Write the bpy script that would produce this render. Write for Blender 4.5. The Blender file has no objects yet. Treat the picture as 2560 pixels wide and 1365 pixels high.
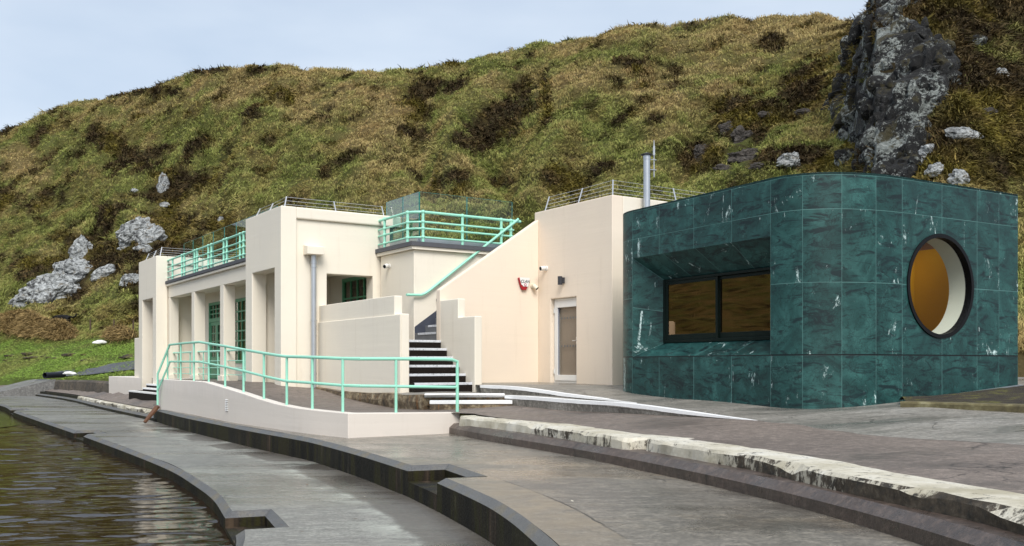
import bpy, bmesh, math, random
import numpy as np
from mathutils import Vector, Matrix
from mathutils.geometry import tessellate_polygon, delaunay_2d_cdt
random.seed(7); RNG = np.random.default_rng(11)
sc = bpy.context.scene; COL = sc.collection
# ---------------------------------------------------------------- survey frame
# camera stands at the origin, z = 0 is eye height; readings of the survey are (u, v) bearings
F, HZ, CU = 2380., 914., 1280.
AX = np.array([-.5516, .8341]); BX = np.array([.8341, .5516])      # pavilion axes in plan
D0 = 23.7; ORG = np.array([(702.3-CU)/F*D0, D0])                   # its near front corner
def ray(u): return np.array([(u-CU)/F, 1.])
def cb(u, b):                                                      # a where bearing u meets the plane b
    r = ray(u); Y = (b+ORG@BX)/(r@BX); return float((r*Y-ORG)@AX)
def ca(u, a):
    r = ray(u); Y = (a+ORG@AX)/(r@AX); return float((r*Y-ORG)@BX)
def zb(u, v, b):
    r = ray(u); return float((HZ-v)/F*(b+ORG@BX)/(r@BX))
def za(u, v, a):
    r = ray(u); return float((HZ-v)/F*(a+ORG@AX)/(r@AX))
def W(a, b, z=0.):
    p = ORG+a*AX+b*BX; return Vector((p[0], p[1], z))
def pt(u, v, Y): return Vector(((u-CU)/F*Y, Y, (HZ-v)/F*Y))
def onz(u, v, z):
    Y = z*F/(HZ-v); return Vector(((u-CU)/F*Y, Y, z))
# ---------------------------------------------------------------- object helpers
def tag(o, label=None, cat=None, group=None, kind=None):
    for k, x in (('label', label), ('category', cat), ('group', group), ('kind', kind)):
        if x: o[k] = x
    return o
def thing(name, label, cat, loc, group=None):
    o = bpy.data.objects.new(name, None); COL.objects.link(o); o.location = Vector(loc)
    o.empty_display_size = .2
    return tag(o, label, cat, group)
def link(name, me, mat=None, parent=None):
    o = bpy.data.objects.new(name, me); COL.objects.link(o)
    if mat: me.materials.append(mat)
    if parent:
        o.parent = parent
        if parent.type == 'EMPTY': o.matrix_parent_inverse = Matrix.Translation(-parent.location)
    return o
class MB:
    def __init__(s): s.v = []; s.f = []; s.uv = None
    def add(s, vs, fs):
        k = len(s.v); s.v += [tuple(x) for x in vs]; s.f += [tuple(i+k for i in f) for f in fs]; return s
    def hexa(s, p):                                                # 4 bottom, 4 top
        return s.add(p, [(3,2,1,0),(4,5,6,7),(0,1,5,4),(1,2,6,5),(2,3,7,6),(3,0,4,7)])
    def bab(s, a0, a1, b0, b1, z0, z1):                            # box in the pavilion frame
        return s.hexa([W(a0,b0,z0),W(a0,b1,z0),W(a1,b1,z0),W(a1,b0,z0),W(a0,b0,z1),W(a0,b1,z1),W(a1,b1,z1),W(a1,b0,z1)])
    def box(s, c, sx, sy, sz, rz=0.):
        c = Vector(c); ca_, sa = math.cos(rz), math.sin(rz); p = []
        for z in (0, sz):
            for x, y in ((-sx,-sy),(sx,-sy),(sx,sy),(-sx,sy)):
                p.append(c+Vector(((x*ca_-y*sa)/2, (x*sa+y*ca_)/2, z)))
        return s.hexa(p)
    def plate(s, outer, holes, fmap, t0, t1):                      # flat outline with holes, extruded t0..t1
        loops = [outer]+holes
        tris = tessellate_polygon([[Vector((x, y, 0)) for x, y in L] for L in loops])
        flat = [q for L in loops for q in L]; n = len(flat)
        vs = [fmap(x, y, t0) for x, y in flat]+[fmap(x, y, t1) for x, y in flat]
        fs = [tuple(t) for t in tris]+[tuple(i+n for i in reversed(t)) for t in tris]
        k = 0
        for L in loops:
            m = len(L)
            fs += [(k+i, k+(i+1) % m, k+(i+1) % m+n, k+i+n) for i in range(m)]; k += m
        return s.add(vs, fs)
    def tube(s, pts, r, n=8, cap=True):
        pts = [Vector(p) for p in pts]; m = len(pts); rings = []
        rr = r if hasattr(r, '__len__') else [r]*m
        up = None
        for i, p in enumerate(pts):
            d = (pts[min(i+1, m-1)]-pts[max(i-1, 0)]).normalized()
            if up is None: up = Vector((0,0,1)) if abs(d.z) < .9 else Vector((1,0,0))
            x = d.cross(up).normalized(); y = x.cross(d).normalized(); up = y
            rings.append([p+(x*math.cos(2*math.pi*k/n)+y*math.sin(2*math.pi*k/n))*rr[i] for k in range(n)])
        vs = [q for R in rings for q in R]; fs = []
        for i in range(m-1):
            for k in range(n): fs.append((i*n+k, i*n+(k+1) % n, (i+1)*n+(k+1) % n, (i+1)*n+k))
        if cap: fs += [tuple(range(n-1, -1, -1)), tuple((m-1)*n+k for k in range(n))]
        return s.add(vs, fs)
    def ball(s, c, r, n=10, sz=1.):
        c = Vector(c); vs = [c+Vector((0,0,-r*sz))]; h = n//2
        for i in range(1, h):
            t = -math.pi/2+math.pi*i/h
            for k in range(n): vs.append(c+Vector((r*math.cos(t)*math.cos(2*math.pi*k/n), r*math.cos(t)*math.sin(2*math.pi*k/n), r*sz*math.sin(t))))
        vs.append(c+Vector((0,0,r*sz))); fs = []
        for k in range(n): fs.append((0, 1+(k+1) % n, 1+k))
        for i in range(h-2):
            for k in range(n): fs.append((1+i*n+k, 1+i*n+(k+1) % n, 1+(i+1)*n+(k+1) % n, 1+(i+1)*n+k))
        L = len(vs)-1; q = 1+(h-2)*n
        for k in range(n): fs.append((L, q+k, q+(k+1) % n))
        return s.add(vs, fs)
    def ribbon(s, A, B):                                           # quads between two equal polylines
        n = len(A); return s.add(list(A)+list(B), [(i, i+1, n+i+1, n+i) for i in range(n-1)])
    def sweep(s, secs, closed=True, caps=True):                    # list of cross-sections
        n = len(secs[0]); m = len(secs); fs = []
        for i in range(m-1):
            for k in range(n if closed else n-1):
                fs.append((i*n+k, i*n+(k+1) % n, (i+1)*n+(k+1) % n, (i+1)*n+k))
        if caps and closed: fs += [tuple(range(n-1, -1, -1)), tuple((m-1)*n+k for k in range(n))]
        return s.add([q for S in secs for q in S], fs)
    def build(s, name, mat, parent=None, bevel=0., smooth=False, fix=True, seg=2):
        me = bpy.data.meshes.new(name); me.from_pydata(s.v, [], s.f); me.update()
        if s.uv is not None:
            L = me.uv_layers.new(name='tile')
            for l in me.loops: L.data[l.index].uv = s.uv[l.vertex_index]
        if fix:
            bm = bmesh.new(); bm.from_mesh(me); bmesh.ops.recalc_face_normals(bm, faces=bm.faces[:]); bm.to_mesh(me); bm.free()
        o = link(name, me, mat, parent)
        if smooth:
            for p in me.polygons: p.use_smooth = True
            if smooth == 2:
                me.set_sharp_from_angle(angle=math.radians(40))
        if bevel:
            md = o.modifiers.new('edge', 'BEVEL'); md.width = bevel; md.segments = seg; md.limit_method = 'ANGLE'; md.angle_limit = .6
            md.harden_normals = False
        return o
def smoothline(P, n=8):
    P = [Vector(p) for p in P]; out = []
    for i in range(len(P)-1):
        p0, p1, p2, p3 = P[max(i-1,0)], P[i], P[i+1], P[min(i+2,len(P)-1)]
        if i == 0: p0 = p1*2-p2
        if i+2 > len(P)-1: p3 = p2*2-p1
        for k in range(n):
            t = k/n
            out.append(.5*((2*p1)+(p2-p0)*t+(2*p0-5*p1+4*p2-p3)*t*t+(3*p1-p0-3*p2+p3)*t**3))
    return out+[P[-1]]
def offset(P, d):                                                  # plan offset to the right of travel
    out = []
    for i, p in enumerate(P):
        ns = []
        for a, b in ((i-1, i), (i, i+1)):
            if a >= 0 and b < len(P):
                e = (P[b]-P[a]); e = Vector((e.x, e.y)).normalized(); ns.append(Vector((e.y, -e.x)))
        n = sum(ns, Vector((0,0))); n.normalize(); k = d/max(.35, n.dot(ns[0]))
        out.append(Vector((p.x+n.x*k, p.y+n.y*k, p.z)))
    return out
def resample(P, n):
    P = [Vector(p) for p in P]; L = [0.]
    for i in range(len(P)-1): L.append(L[-1]+(P[i+1]-P[i]).length)
    out = []; j = 0
    for k in range(n):
        t = L[-1]*k/(n-1)
        while j < len(L)-2 and L[j+1] < t: j += 1
        out.append(P[j].lerp(P[j+1], (t-L[j])/max(1e-9, L[j+1]-L[j])))
    return out
class Tps:                                                         # smooth height field through levels
    def __init__(s, pts, lam=1e-3):
        p = np.array([[q[0], q[1]] for q in pts]); z = np.array([q[2] for q in pts]); n = len(p)
        K = s.k(p, p)+lam*np.eye(n); Q = np.c_[np.ones(n), p]
        A = np.block([[K, Q], [Q.T, np.zeros((3,3))]]); s.p = p; s.w = np.linalg.solve(A, np.r_[z, 0, 0, 0])
    @staticmethod
    def k(a, b):
        d = ((a[:,None]-b[None])**2).sum(2); return np.where(d > 1e-12, d*np.log(np.maximum(d, 1e-12)), 0)*.5
    def __call__(s, x, y):
        q = np.array([[x, y]]); return float((s.k(q, s.p)@s.w[:-3]+s.w[-3]+q@s.w[-2:])[0])
def surface(name, outline, zf, step, mat, dline=None):
    P = [Vector((p[0], p[1])) for p in outline]; n = len(P); st, ylim, st2 = step if hasattr(step, '__len__') else (step, 1e9, step)
    px = np.array([p.x for p in P]); py = np.array([p.y for p in P]); qx, qy = np.roll(px, 1), np.roll(py, 1)
    X, Y = np.meshgrid(np.arange(px.min()+st/2, px.max(), st), np.arange(py.min()+st/2, py.max(), st)); X, Y = X.ravel(), Y.ravel()
    k = (Y < ylim) | ((np.round(X/st)%2 == 0) & (np.round(Y/st)%2 == 0)); X, Y = X[k], Y[k]; ins = np.zeros(len(X), bool)
    for i in range(n):
        if py[i] != qy[i]: ins ^= ((py[i] > Y) != (qy[i] > Y)) & (X < (qx[i]-px[i])*(Y-py[i])/(qy[i]-py[i])+px[i])
    pts = P+[Vector((x, y)) for x, y in zip(X[ins], Y[ins])]
    vs, _, fs, *_ = delaunay_2d_cdt(pts, [], [list(range(n))], 1, 1e-5)
    mb = MB(); mb.add([(v.x, v.y, zf(v.x, v.y)) for v in vs], [f for f in fs])
    o = mb.build(name, mat, smooth=True); me = o.data
    if me.polygons and sum(p.normal.z for p in me.polygons) < 0: me.flip_normals()
    if dline:                                                      # distance from the terrace wall, for joints and bands
        L = np.array([(p.x,p.y) for p in dline]); V = np.array([(v.x,v.y) for v in vs]); d = np.full(len(V), 1e9)
        for i in range(len(L)-1):
            e = L[i+1]-L[i]; t = np.clip(((V-L[i])@e)/(e@e+1e-12), 0, 1); d = np.minimum(d, np.hypot(*(V-L[i]-t[:,None]*e).T))
        at = me.attributes.new('d', 'FLOAT', 'POINT'); at.data.foreach_set('value', d.astype(np.float32))
    return tag(o, kind='structure')
# numpy value noise
_PERM = RNG.random(4096)
def vnoise(P):
    i = np.floor(P).astype(np.int64); f = P-i; f = f*f*(3-2*f); out = 0
    for dx in (0,1):
        for dy in (0,1):
            for dz in (0,1):
                h = ((i[...,0]+dx)*73856093 ^ (i[...,1]+dy)*19349663 ^ (i[...,2]+dz)*83492791) & 4095
                w = (f[...,0] if dx else 1-f[...,0])*(f[...,1] if dy else 1-f[...,1])*(f[...,2] if dz else 1-f[...,2])
                out = out+w*_PERM[h]
    return out
def fbm(P, o=4):
    s = 0; a = 1; t = 0
    for k in range(o): s = s+a*vnoise(P*2**k+17.3*k); t += a; a *= .5
    return s/t
# ---------------------------------------------------------------- materials
class NT:
    def __init__(s, name):
        s.m = bpy.data.materials.new(name); s.m.use_nodes = True; s.t = s.m.node_tree; s.n = s.t.nodes
        s.b = s.n['Principled BSDF']; s.co = s.n.new('ShaderNodeTexCoord').outputs['Object']
    def put(s, sock, v):
        if hasattr(v, 'links') or isinstance(v, bpy.types.NodeSocket): s.t.links.new(v, sock)
        elif hasattr(v, '__len__') and len(v) == 3 and sock.type == 'RGBA': sock.default_value = (*v, 1)
        else: sock.default_value = v
    def noise(s, scale, detail=4, rough=.55, vec=None, dist=0.):
        n = s.n.new('ShaderNodeTexNoise'); s.put(n.inputs['Scale'], scale); s.put(n.inputs['Detail'], detail); s.put(n.inputs['Roughness'], rough)
        s.put(n.inputs['Distortion'], dist); s.t.links.new(vec or s.co, n.inputs['Vector']); return n.outputs['Fac']
    def vor(s, scale, vec=None, feat='F1', out='Distance'):
        n = s.n.new('ShaderNodeTexVoronoi'); n.feature = feat; s.put(n.inputs['Scale'], scale); s.t.links.new(vec or s.co, n.inputs['Vector']); return n.outputs[out]
    def map(s, scale=(1,1,1), rot=(0,0,0), loc=(0,0,0), vec=None):
        n = s.n.new('ShaderNodeMapping'); s.t.links.new(vec or s.co, n.inputs['Vector'])
        n.inputs['Scale'].default_value = scale; n.inputs['Rotation'].default_value = rot; n.inputs['Location'].default_value = loc; return n.outputs[0]
    def ramp(s, fac, stops):
        n = s.n.new('ShaderNodeValToRGB'); s.t.links.new(fac, n.inputs[0]); e = n.color_ramp.elements
        while len(e) < len(stops): e.new(.5)
        for x, (p, c) in zip(e, stops):
            x.position = p; x.color = (c, c, c, 1) if not hasattr(c, '__len__') else (*c, 1)
        return n.outputs[0]
    def mix(s, f, a, b, blend='MIX'):
        n = s.n.new('ShaderNodeMix'); n.data_type = 'RGBA'; n.blend_type = blend
        s.put(n.inputs[0], f); s.put(n.inputs[6], a); s.put(n.inputs[7], b); return n.outputs[2]
    def math(s, op, a, b=0.):
        n = s.n.new('ShaderNodeMath'); n.operation = op; s.put(n.inputs[0], a); s.put(n.inputs[1], b); return n.outputs[0]
    def bump(s, h, st=.3, dist=.02, nrm=None):
        n = s.n.new('ShaderNodeBump'); s.put(n.inputs['Strength'], st); s.put(n.inputs['Distance'], dist); s.put(n.inputs['Height'], h)
        if nrm: s.t.links.new(nrm, n.inputs['Normal'])
        return n.outputs[0]
    def out(s, col=None, rough=None, nrm=None, **kw):
        if col is not None: s.put(s.b.inputs['Base Color'], col)
        if rough is not None: s.put(s.b.inputs['Roughness'], rough)
        if nrm is not None: s.put(s.b.inputs['Normal'], nrm)
        for k, v in kw.items(): s.put(s.b.inputs[k.replace('_', ' ')], v)
        return s.m
M = {}
def paint(name, c, c2, stain=(.45,.36,.25)):
    t = NT(name); big = t.noise(.55, 5, .6); st = t.noise(1., 4, .6, t.map((5,5,.5))); fine = t.noise(38, 3)
    col = t.mix(t.ramp(big, [(.35,0.),(.68,1.)]), c, c2)
    col = t.mix(t.math('MULTIPLY', t.ramp(st, [(.58,0.),(.78,1.)]), .17), col, stain)
    sz = t.n.new('ShaderNodeSeparateXYZ'); t.t.links.new(t.co, sz.inputs[0]); gr = t.math('MULTIPLY', t.ramp(t.math('ADD', t.math('MULTIPLY', sz.outputs[2], .5), t.math('ADD', t.math('MULTIPLY', st, .35), .38)), [(.16,1.),(.30,0.)]), .16)
    col = t.mix(gr, col, (.33,.30,.22))
    col = t.mix(t.math('MULTIPLY', t.ramp(t.noise(7,6,.7), [(.62,0.),(.72,1.)]), .12), col, (.5,.46,.4))
    board = t.noise(1., 3, .6, t.map((.35,.35,7.5)))
    h = t.math('ADD', t.math('MULTIPLY', board, 1.), t.math('MULTIPLY', fine, .18))
    M[name] = t.out(col, .62, t.bump(h, .26, .014)); return M[name]
paint('cream', (.83,.765,.645), (.795,.735,.63)); paint('peach', (.835,.72,.585), (.80,.69,.57)); paint('pinkish', (.79,.72,.655), (.75,.69,.635))
def plain(name, c, rough=.5, metal=0., var=.12, sc_=6., bump=0.):
    t = NT(name); n = t.noise(sc_, 4); k = 1-var
    col = t.mix(n, tuple(x*(1-var) for x in c), tuple(min(1, x*(1+var)) for x in c))
    M[name] = t.out(col, rough, t.bump(t.noise(30,3), bump, .01) if bump else None, Metallic=metal, Specular_IOR_Level=.12 if max(c) < .02 else .4); return M[name]
plain('mint', (.34,.73,.565), .35, 0, .1, 3); plain('mint_dark', (.10,.34,.19), .4); plain('white_paint', (.80,.80,.78), .45, 0, .04)
plain('white_line', (.84,.84,.84), .6, 0, .08, 9, .3); plain('galv', (.50,.53,.57), .38, .75, .12, 4); plain('steel', (.62,.63,.65), .35, .8, .06)
plain('wood_white', (.66,.64,.60), .6); plain('felt', (.085,.088,.10), .7, 0, .2, 8, .2); plain('lamp_grey', (.035,.037,.045), .45)
plain('frame_dark', (.006,.012,.010), .35, 0, .2); plain('black', (.006,.006,.007), .4); plain('red_plastic', (.36,.012,.02), .35)
plain('camera_white', (.78,.77,.74), .35, 0, .03); plain('camera_cream', (.74,.67,.52), .35, 0, .03); plain('grey_paint', (.17,.175,.185), .55, 0, .2, 5, .2)
plain('slate_paint', (.055,.062,.085), .5, 0, .3, 7, .3); plain('navy', (.02,.03,.10), .4); plain('text_red', (.45,.08,.16), .4); plain('text_black', (.015,.015,.02), .4)
plain('amber_wall', (.60,.31,.002), .55, 0, .14, 1.2); plain('dark_room', (.05,.035,.028), .8, 0, .3, 2); plain('reveal_white', (.56,.59,.53), .5, 0, .04)
plain('kitchen_wall', (.24,.125,.065), .7, 0, .2); plain('black_fur', (.008,.008,.009), .6, 0, .3, 20, .4); plain('old_wood', (.13,.06,.03), .7, 0, .4, 10, .4)
plain('fence_wood', (.09,.06,.04), .8, 0, .3, 10, .4); plain('black_pipe', (.012,.014,.022), .45, 0, .2); plain('white_sack', (.78,.78,.76), .6, 0, .06, 8, .3)
t = NT('nosing_paint'); n = t.noise(14,6,.8); M['nosing_paint'] = t.out(t.ramp(n, [(.36,(.22,.21,.20)),(.44,(.60,.62,.66)),(.7,(.74,.75,.78))]), .65, t.bump(n,.3,.01))
plain('blind', (.30,.245,.205), .8, 0, .05, 2); plain('box_grey', (.35,.34,.32), .6); plain('box_dark', (.04,.04,.045), .5); plain('manifest', (.14,.15,.16), .4)
def glass(name, tint=(1,1,1), ior=1.45, rough=0., extra=.0, gcol=(1,1,1)):
    m = bpy.data.materials.new(name); m.use_nodes = True; n = m.node_tree.nodes; l = m.node_tree.links; n.clear()
    o = n.new('ShaderNodeOutputMaterial'); mx = n.new('ShaderNodeMixShader'); tr = n.new('ShaderNodeBsdfTransparent'); gl = n.new('ShaderNodeBsdfGlossy'); fr = n.new('ShaderNodeFresnel')
    tr.inputs[0].default_value = (*tint, 1); gl.inputs['Roughness'].default_value = rough; gl.inputs['Color'].default_value = (*gcol, 1); fr.inputs[0].default_value = ior
    a = n.new('ShaderNodeMath'); a.operation = 'ADD'; a.use_clamp = True; a.inputs[1].default_value = extra; ge = n.new('ShaderNodeNewGeometry'); iv = n.new('ShaderNodeMath'); iv.operation = 'SUBTRACT'; iv.inputs[0].default_value = 1.; l.new(ge.outputs['Backfacing'], iv.inputs[1])
    l.new(fr.outputs[0], a.inputs[0]); mu = n.new('ShaderNodeMath'); mu.operation = 'MULTIPLY'; l.new(a.outputs[0], mu.inputs[0]); l.new(iv.outputs[0], mu.inputs[1]); a = mu
    l.new(a.outputs[0], mx.inputs[0]); l.new(tr.outputs[0], mx.inputs[1]); l.new(gl.outputs[0], mx.inputs[2]); l.new(mx.outputs[0], o.inputs[0]); M[name] = m
glass('glass_screen', (.92,.985,.97), 1.38, 0, .0); glass('glass_screen_oblique', (.62,.83,.80), 1.5, 0, .12); glass('window_glass', (.75,.72,.68), 1.5, 0, .06); glass('bronze_glass', (.74,.50,.34), 1.5, 0, .16, (1.,.74,.52)); glass('clear_glass', (.97,.97,.95), 1.12)  # oblique copy of the same screen glass: slanting view's tint and reflection put in
plain('glass_edge', (.03,.20,.18), .2)
# green marble cladding; U and V of the 'tile' map count tiles
def marble():
    t = NT('marble'); uv = t.n.new('ShaderNodeUVMap'); uv.uv_map = 'tile'
    sp = t.n.new('ShaderNodeSeparateXYZ'); t.t.links.new(uv.outputs[0], sp.inputs[0]); U, V = sp.outputs[0], sp.outputs[1]
    fl = t.n.new('ShaderNodeVectorMath'); fl.operation = 'FLOOR'; t.t.links.new(uv.outputs[0], fl.inputs[0])
    wn = t.n.new('ShaderNodeTexWhiteNoise'); wn.noise_dimensions = '2D'; t.t.links.new(fl.outputs[0], wn.inputs['Vector'])
    off = t.n.new('ShaderNodeVectorMath'); off.operation = 'SCALE'; t.t.links.new(wn.outputs['Color'], off.inputs[0]); off.inputs['Scale'].default_value = 9.
    ad = t.n.new('ShaderNodeVectorMath'); ad.operation = 'ADD'; t.t.links.new(t.co, ad.inputs[0]); t.t.links.new(off.outputs[0], ad.inputs[1]); P = ad.outputs[0]
    cloud = t.noise(1.6, 6, .65, P, 1.2); dark = t.noise(1., 5, .7, t.map((1.6,1.6,5.5), (0,.35,.3), vec=P), 1.4)
    col = t.ramp(cloud, [(.34,(.006,.033,.032)),(.5,(.0125,.062,.058)),(.65,(.029,.108,.100))])
    col = t.mix(t.ramp(dark, [(.38,.92),(.49,0.)]), col, (.002,.013,.016))
    # network of dark and pale hairline veins
    w = t.n.new('ShaderNodeVectorMath'); w.operation = 'ADD'; t.t.links.new(P, w.inputs[0])
    wn2 = t.n.new('ShaderNodeTexNoise'); wn2.inputs['Scale'].default_value = 3.2; wn2.inputs['Detail'].default_value = 5; t.t.links.new(P, wn2.inputs['Vector'])
    sc2 = t.n.new('ShaderNodeVectorMath'); sc2.operation = 'SCALE'; sc2.inputs['Scale'].default_value = .55; t.t.links.new(wn2.outputs['Color'], sc2.inputs[0]); t.t.links.new(sc2.outputs[0], w.inputs[1])
    v1 = t.vor(5.6, w.outputs[0], 'DISTANCE_TO_EDGE'); v3 = t.vor(13., w.outputs[0], 'DISTANCE_TO_EDGE'); col = t.mix(t.math('MULTIPLY', t.ramp(v3, [(.0,.7),(.06,0.)]), t.ramp(t.noise(1.8,4,.65,t.map(loc=(4,2,9),vec=P)), [(.44,0.),(.6,1.)])), col, (.002,.015,.017)); v2 = t.vor(2.1, w.outputs[0], 'DISTANCE_TO_EDGE')
    col = t.mix(t.math('MULTIPLY', t.ramp(v1, [(.0,.75),(.05,0.)]), t.ramp(t.noise(2.6,4,.65,P), [(.42,0.),(.58,1.)])), col, (.002,.013,.014))
    col = t.mix(t.math('MULTIPLY', t.ramp(v2, [(.0,.55),(.012,0.)]), t.ramp(t.noise(1.3,3,.6,P), [(.52,0.),(.70,.6)])), col, (.13,.30,.28))
    # white calcite flecks gathered along a few veins
    fl1 = t.ramp(t.noise(1., 6, .75, t.map((3.0,3.0,1.1), (.3,.5,0), vec=P), .8), [(.612,0.),(.658,1.)]); fl2 = t.ramp(t.noise(16,5,.8,P), [(.43,0.),(.55,1.)])
    fleck = t.math('MULTIPLY', fl1, fl2)
    col = t.mix(fleck, col, (.55,.70,.69))
    tv = t.n.new('ShaderNodeMapRange'); t.t.links.new(wn.outputs['Value'], tv.inputs[0]); tv.inputs[3].default_value = .84; tv.inputs[4].default_value = 1.13
    hs = t.n.new('ShaderNodeHueSaturation'); t.t.links.new(tv.outputs[0], hs.inputs['Value']); t.t.links.new(col, hs.inputs['Color']); col = hs.outputs[0]
    def near(X, w_):
        r = t.n.new('ShaderNodeMath'); r.operation = 'FRACT'; t.t.links.new(X, r.inputs[0])
        c = t.math('ABSOLUTE', t.math('SUBTRACT', r.outputs[0], .5)); return t.math('GREATER_THAN', c, .5-w_)
    ju = near(U, .0065); jv = near(V, .0055)
    j = t.math('MAXIMUM', ju, jv)
    col = t.mix(t.math('MULTIPLY', j, t.math('ADD', .10, t.math('MULTIPLY', t.noise(1.1,2), .75))), col, (.13,.28,.265))
    low = t.math('COMPARE', V, 0.); low.node.inputs[2].default_value = .010
    col = t.mix(low, col, (.001,.004,.005))
    hgt = t.math('SUBTRACT', t.math('MULTIPLY', cloud, .1), t.math('ADD', t.math('MULTIPLY', j, .15), low))
    rough = t.math('ADD', .40, t.math('MULTIPLY', cloud, .16))
    M['marble'] = t.out(col, rough, t.bump(hgt, .35, .01), Specular_IOR_Level=.36)
marble()
def ground(name, c1, c2, c3, wet=(.18,.5), wetscale=.35, streak=(1,1,1), grain=60, gb=.25, light=None, extra=None):
    t = NT(name); big = t.noise(wetscale, 6, .62, t.map(streak)); mid = t.noise(1.9, 8, .72, t.map(streak)); fine = t.noise(grain*.5, 5, .8); pit = t.vor(grain*1.2); agg = t.noise(9, 7, .8, t.map((streak[0]*1.1,streak[1]*1.1,1)))
    col = t.mix(t.ramp(mid, [(.32,0.),(.66,1.)]), c1, c2); col = t.mix(t.ramp(big, [(.43,0.),(.66,.95)]), col, c3)
    if light: col = t.mix(t.math('MULTIPLY', t.ramp(t.noise(1.,7,.7,t.map(tuple(x*.6 for x in streak), loc=(3,7,0))), [(.52,0.),(.68,1.)]), .8), col, light)
    col = t.mix(t.math('MULTIPLY', t.ramp(agg, [(.42,1.),(.53,0.)]), .40), col, tuple(x*.45 for x in c1)); col = t.mix(t.math('MULTIPLY', t.ramp(agg, [(.52,0.),(.60,1.)]), .4), col, tuple(min(.7,x*1.7) for x in c2))
    col = t.mix(t.math('MULTIPLY', t.ramp(fine, [(.43,1.),(.53,0.)]), .55), col, tuple(x*.5 for x in c3))
    wv = t.n.new('ShaderNodeVectorMath'); wv.operation = 'ADD'; t.t.links.new(t.co, wv.inputs[0]); wq = t.n.new('ShaderNodeTexNoise'); wq.inputs['Scale'].default_value = 1.1; wq.inputs['Detail'].default_value = 6; t.t.links.new(t.co, wq.inputs['Vector']); ws = t.n.new('ShaderNodeVectorMath'); ws.operation = 'SCALE'; ws.inputs['Scale'].default_value = 1.1; t.t.links.new(wq.outputs['Color'], ws.inputs[0]); t.t.links.new(ws.outputs[0], wv.inputs[1])
    ck = t.math('MULTIPLY', t.ramp(t.vor(.34, wv.outputs[0], 'DISTANCE_TO_EDGE'), [(.0,1.),(.006,0.)]), t.ramp(t.noise(.5,3), [(.48,0.),(.56,.85)]))
    col = t.mix(ck, col, tuple(x*.16 for x in c3))
    wetm = t.noise(wetscale*1.3,6,.66,t.map(streak, loc=(9,2,0)))
    col = t.mix(t.ramp(wetm, [(.36,.45),(.5,0.)]), col, tuple(x*.35 for x in c3))
    if extra: col = extra(t, col)
    rough = t.math('ADD', t.ramp(wetm, [(.38,wet[0]),(.56,wet[1])]), t.math('MULTIPLY', fine, .12))
    M[name] = t.out(col, rough, t.bump(t.math('ADD', t.math('ADD', fine, t.math('MULTIPLY', agg, .8)), t.math('MULTIPLY', pit, .4)), gb, .010)); return M[name]
def dist(t):
    a = t.n.new('ShaderNodeAttribute'); a.attribute_name = 'd'; return t.math('ADD', a.outputs['Fac'], t.math('MULTIPLY', t.math('SUBTRACT', t.noise(1.3,5,.6), .5), .22)), a.outputs['Fac']
def lower_extra(t, col):
    d, raw = dist(t); n = t.noise(1., 7, .75, t.map((1.2,2.2,1), loc=(2,5,0)))
    col = t.mix(t.math('MULTIPLY', t.ramp(d, [(.56,1.),(.64,0.)]), .75), col, (.085,.072,.060))                  # silt at the wall foot
    lime = t.math('MULTIPLY', t.ramp(t.math('MULTIPLY', d, .5), [(.30,0.),(.335,1.),(.36,.75),(.55,0.)]), t.ramp(n, [(.45,0.),(.62,1.)]))
    col = t.mix(lime, col, (.40,.41,.36)); return t.mix(t.math('MULTIPLY', t.ramp(d, [(.03,1.),(.09,0.)]), .7), col, (.05,.05,.02))
def upper_extra(t, col):
    d, raw = dist(t); n = t.noise(.35, 3, .6, t.map(loc=(1,1,0)))
    sp = t.n.new('ShaderNodeSeparateXYZ'); t.t.links.new(t.co, sp.inputs[0]); near = t.math('MULTIPLY', t.ramp(t.math('MULTIPLY', sp.outputs[1], .05), [(.30,0.),(.38,1.),(.50,1.),(.60,0.)]), t.math('MULTIPLY', t.ramp(t.noise(1.6,5,.7), [(.35,.1),(.6,.75)]), 1.))
    col = t.mix(t.math('MULTIPLY', t.math('LESS_THAN', raw, .63), near), col, (.235,.19,.13))                      # ochre edge strip
    j = t.math('COMPARE', t.math('ADD', raw, t.math('MULTIPLY', t.math('SUBTRACT', t.noise(5,4), .5), .05)), .63); j.node.inputs[2].default_value = .012
    return t.mix(t.math('MULTIPLY', j, t.ramp(t.noise(.8,3), [(.4,.1),(.55,.9)])), col, (.02,.018,.015))
ground('lower_concrete', (.175,.17,.152), (.265,.258,.23), (.125,.123,.115), (.08,.40), .35, (.42,1.5,1), 55, .18, (.36,.37,.32), lower_extra)
ground('upper_concrete', (.180,.160,.132), (.245,.218,.178), (.125,.113,.098), (.05,.36), .30, (.75,1.15,1), 55, .18, (.30,.235,.155), upper_extra)
ground('tarmac', (.185,.150,.126), (.235,.192,.162), (.148,.12,.102), (.34,.64), .4, (.85,1.2,1), 95, .5)
ground('plaza_concrete', (.235,.218,.192), (.32,.30,.265), (.18,.165,.142), (.2,.55), .35, (.5,1.8,1), 50, .15, (.42,.40,.365))
ground('brown_curb', (0.078,0.055,0.044), (0.111,0.081,0.065), (0.058,0.043,0.036), (.16,.42), .8, (1,1,1), 45, .35)
ground('gravel', (0.065,0.072,0.085), (0.111,0.117,0.130), (0.078,0.081,0.091), (.5,.7), .5, (1,1,1), 30, .8)
ground('slip_concrete', (.20,.195,.185), (.27,.26,.245), (.15,.145,.135), (.2,.5), .4, (1,1,1), 40, .2)
ground('stone_wall', (.09,.07,.05), (.15,.12,.085), (.035,.03,.024), (.5,.8), .5, (1,1,1), 14, .8)
ground('ochre_concrete', (.20,.155,.10), (.26,.205,.135), (.15,.125,.09), (.3,.55), .6, (.8,.8,1), 55, .2); ground('silt', (.085,.068,.054), (.12,.098,.08), (.06,.05,.042), (.25,.5), .6, (1,1,1), 50, .3)
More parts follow.
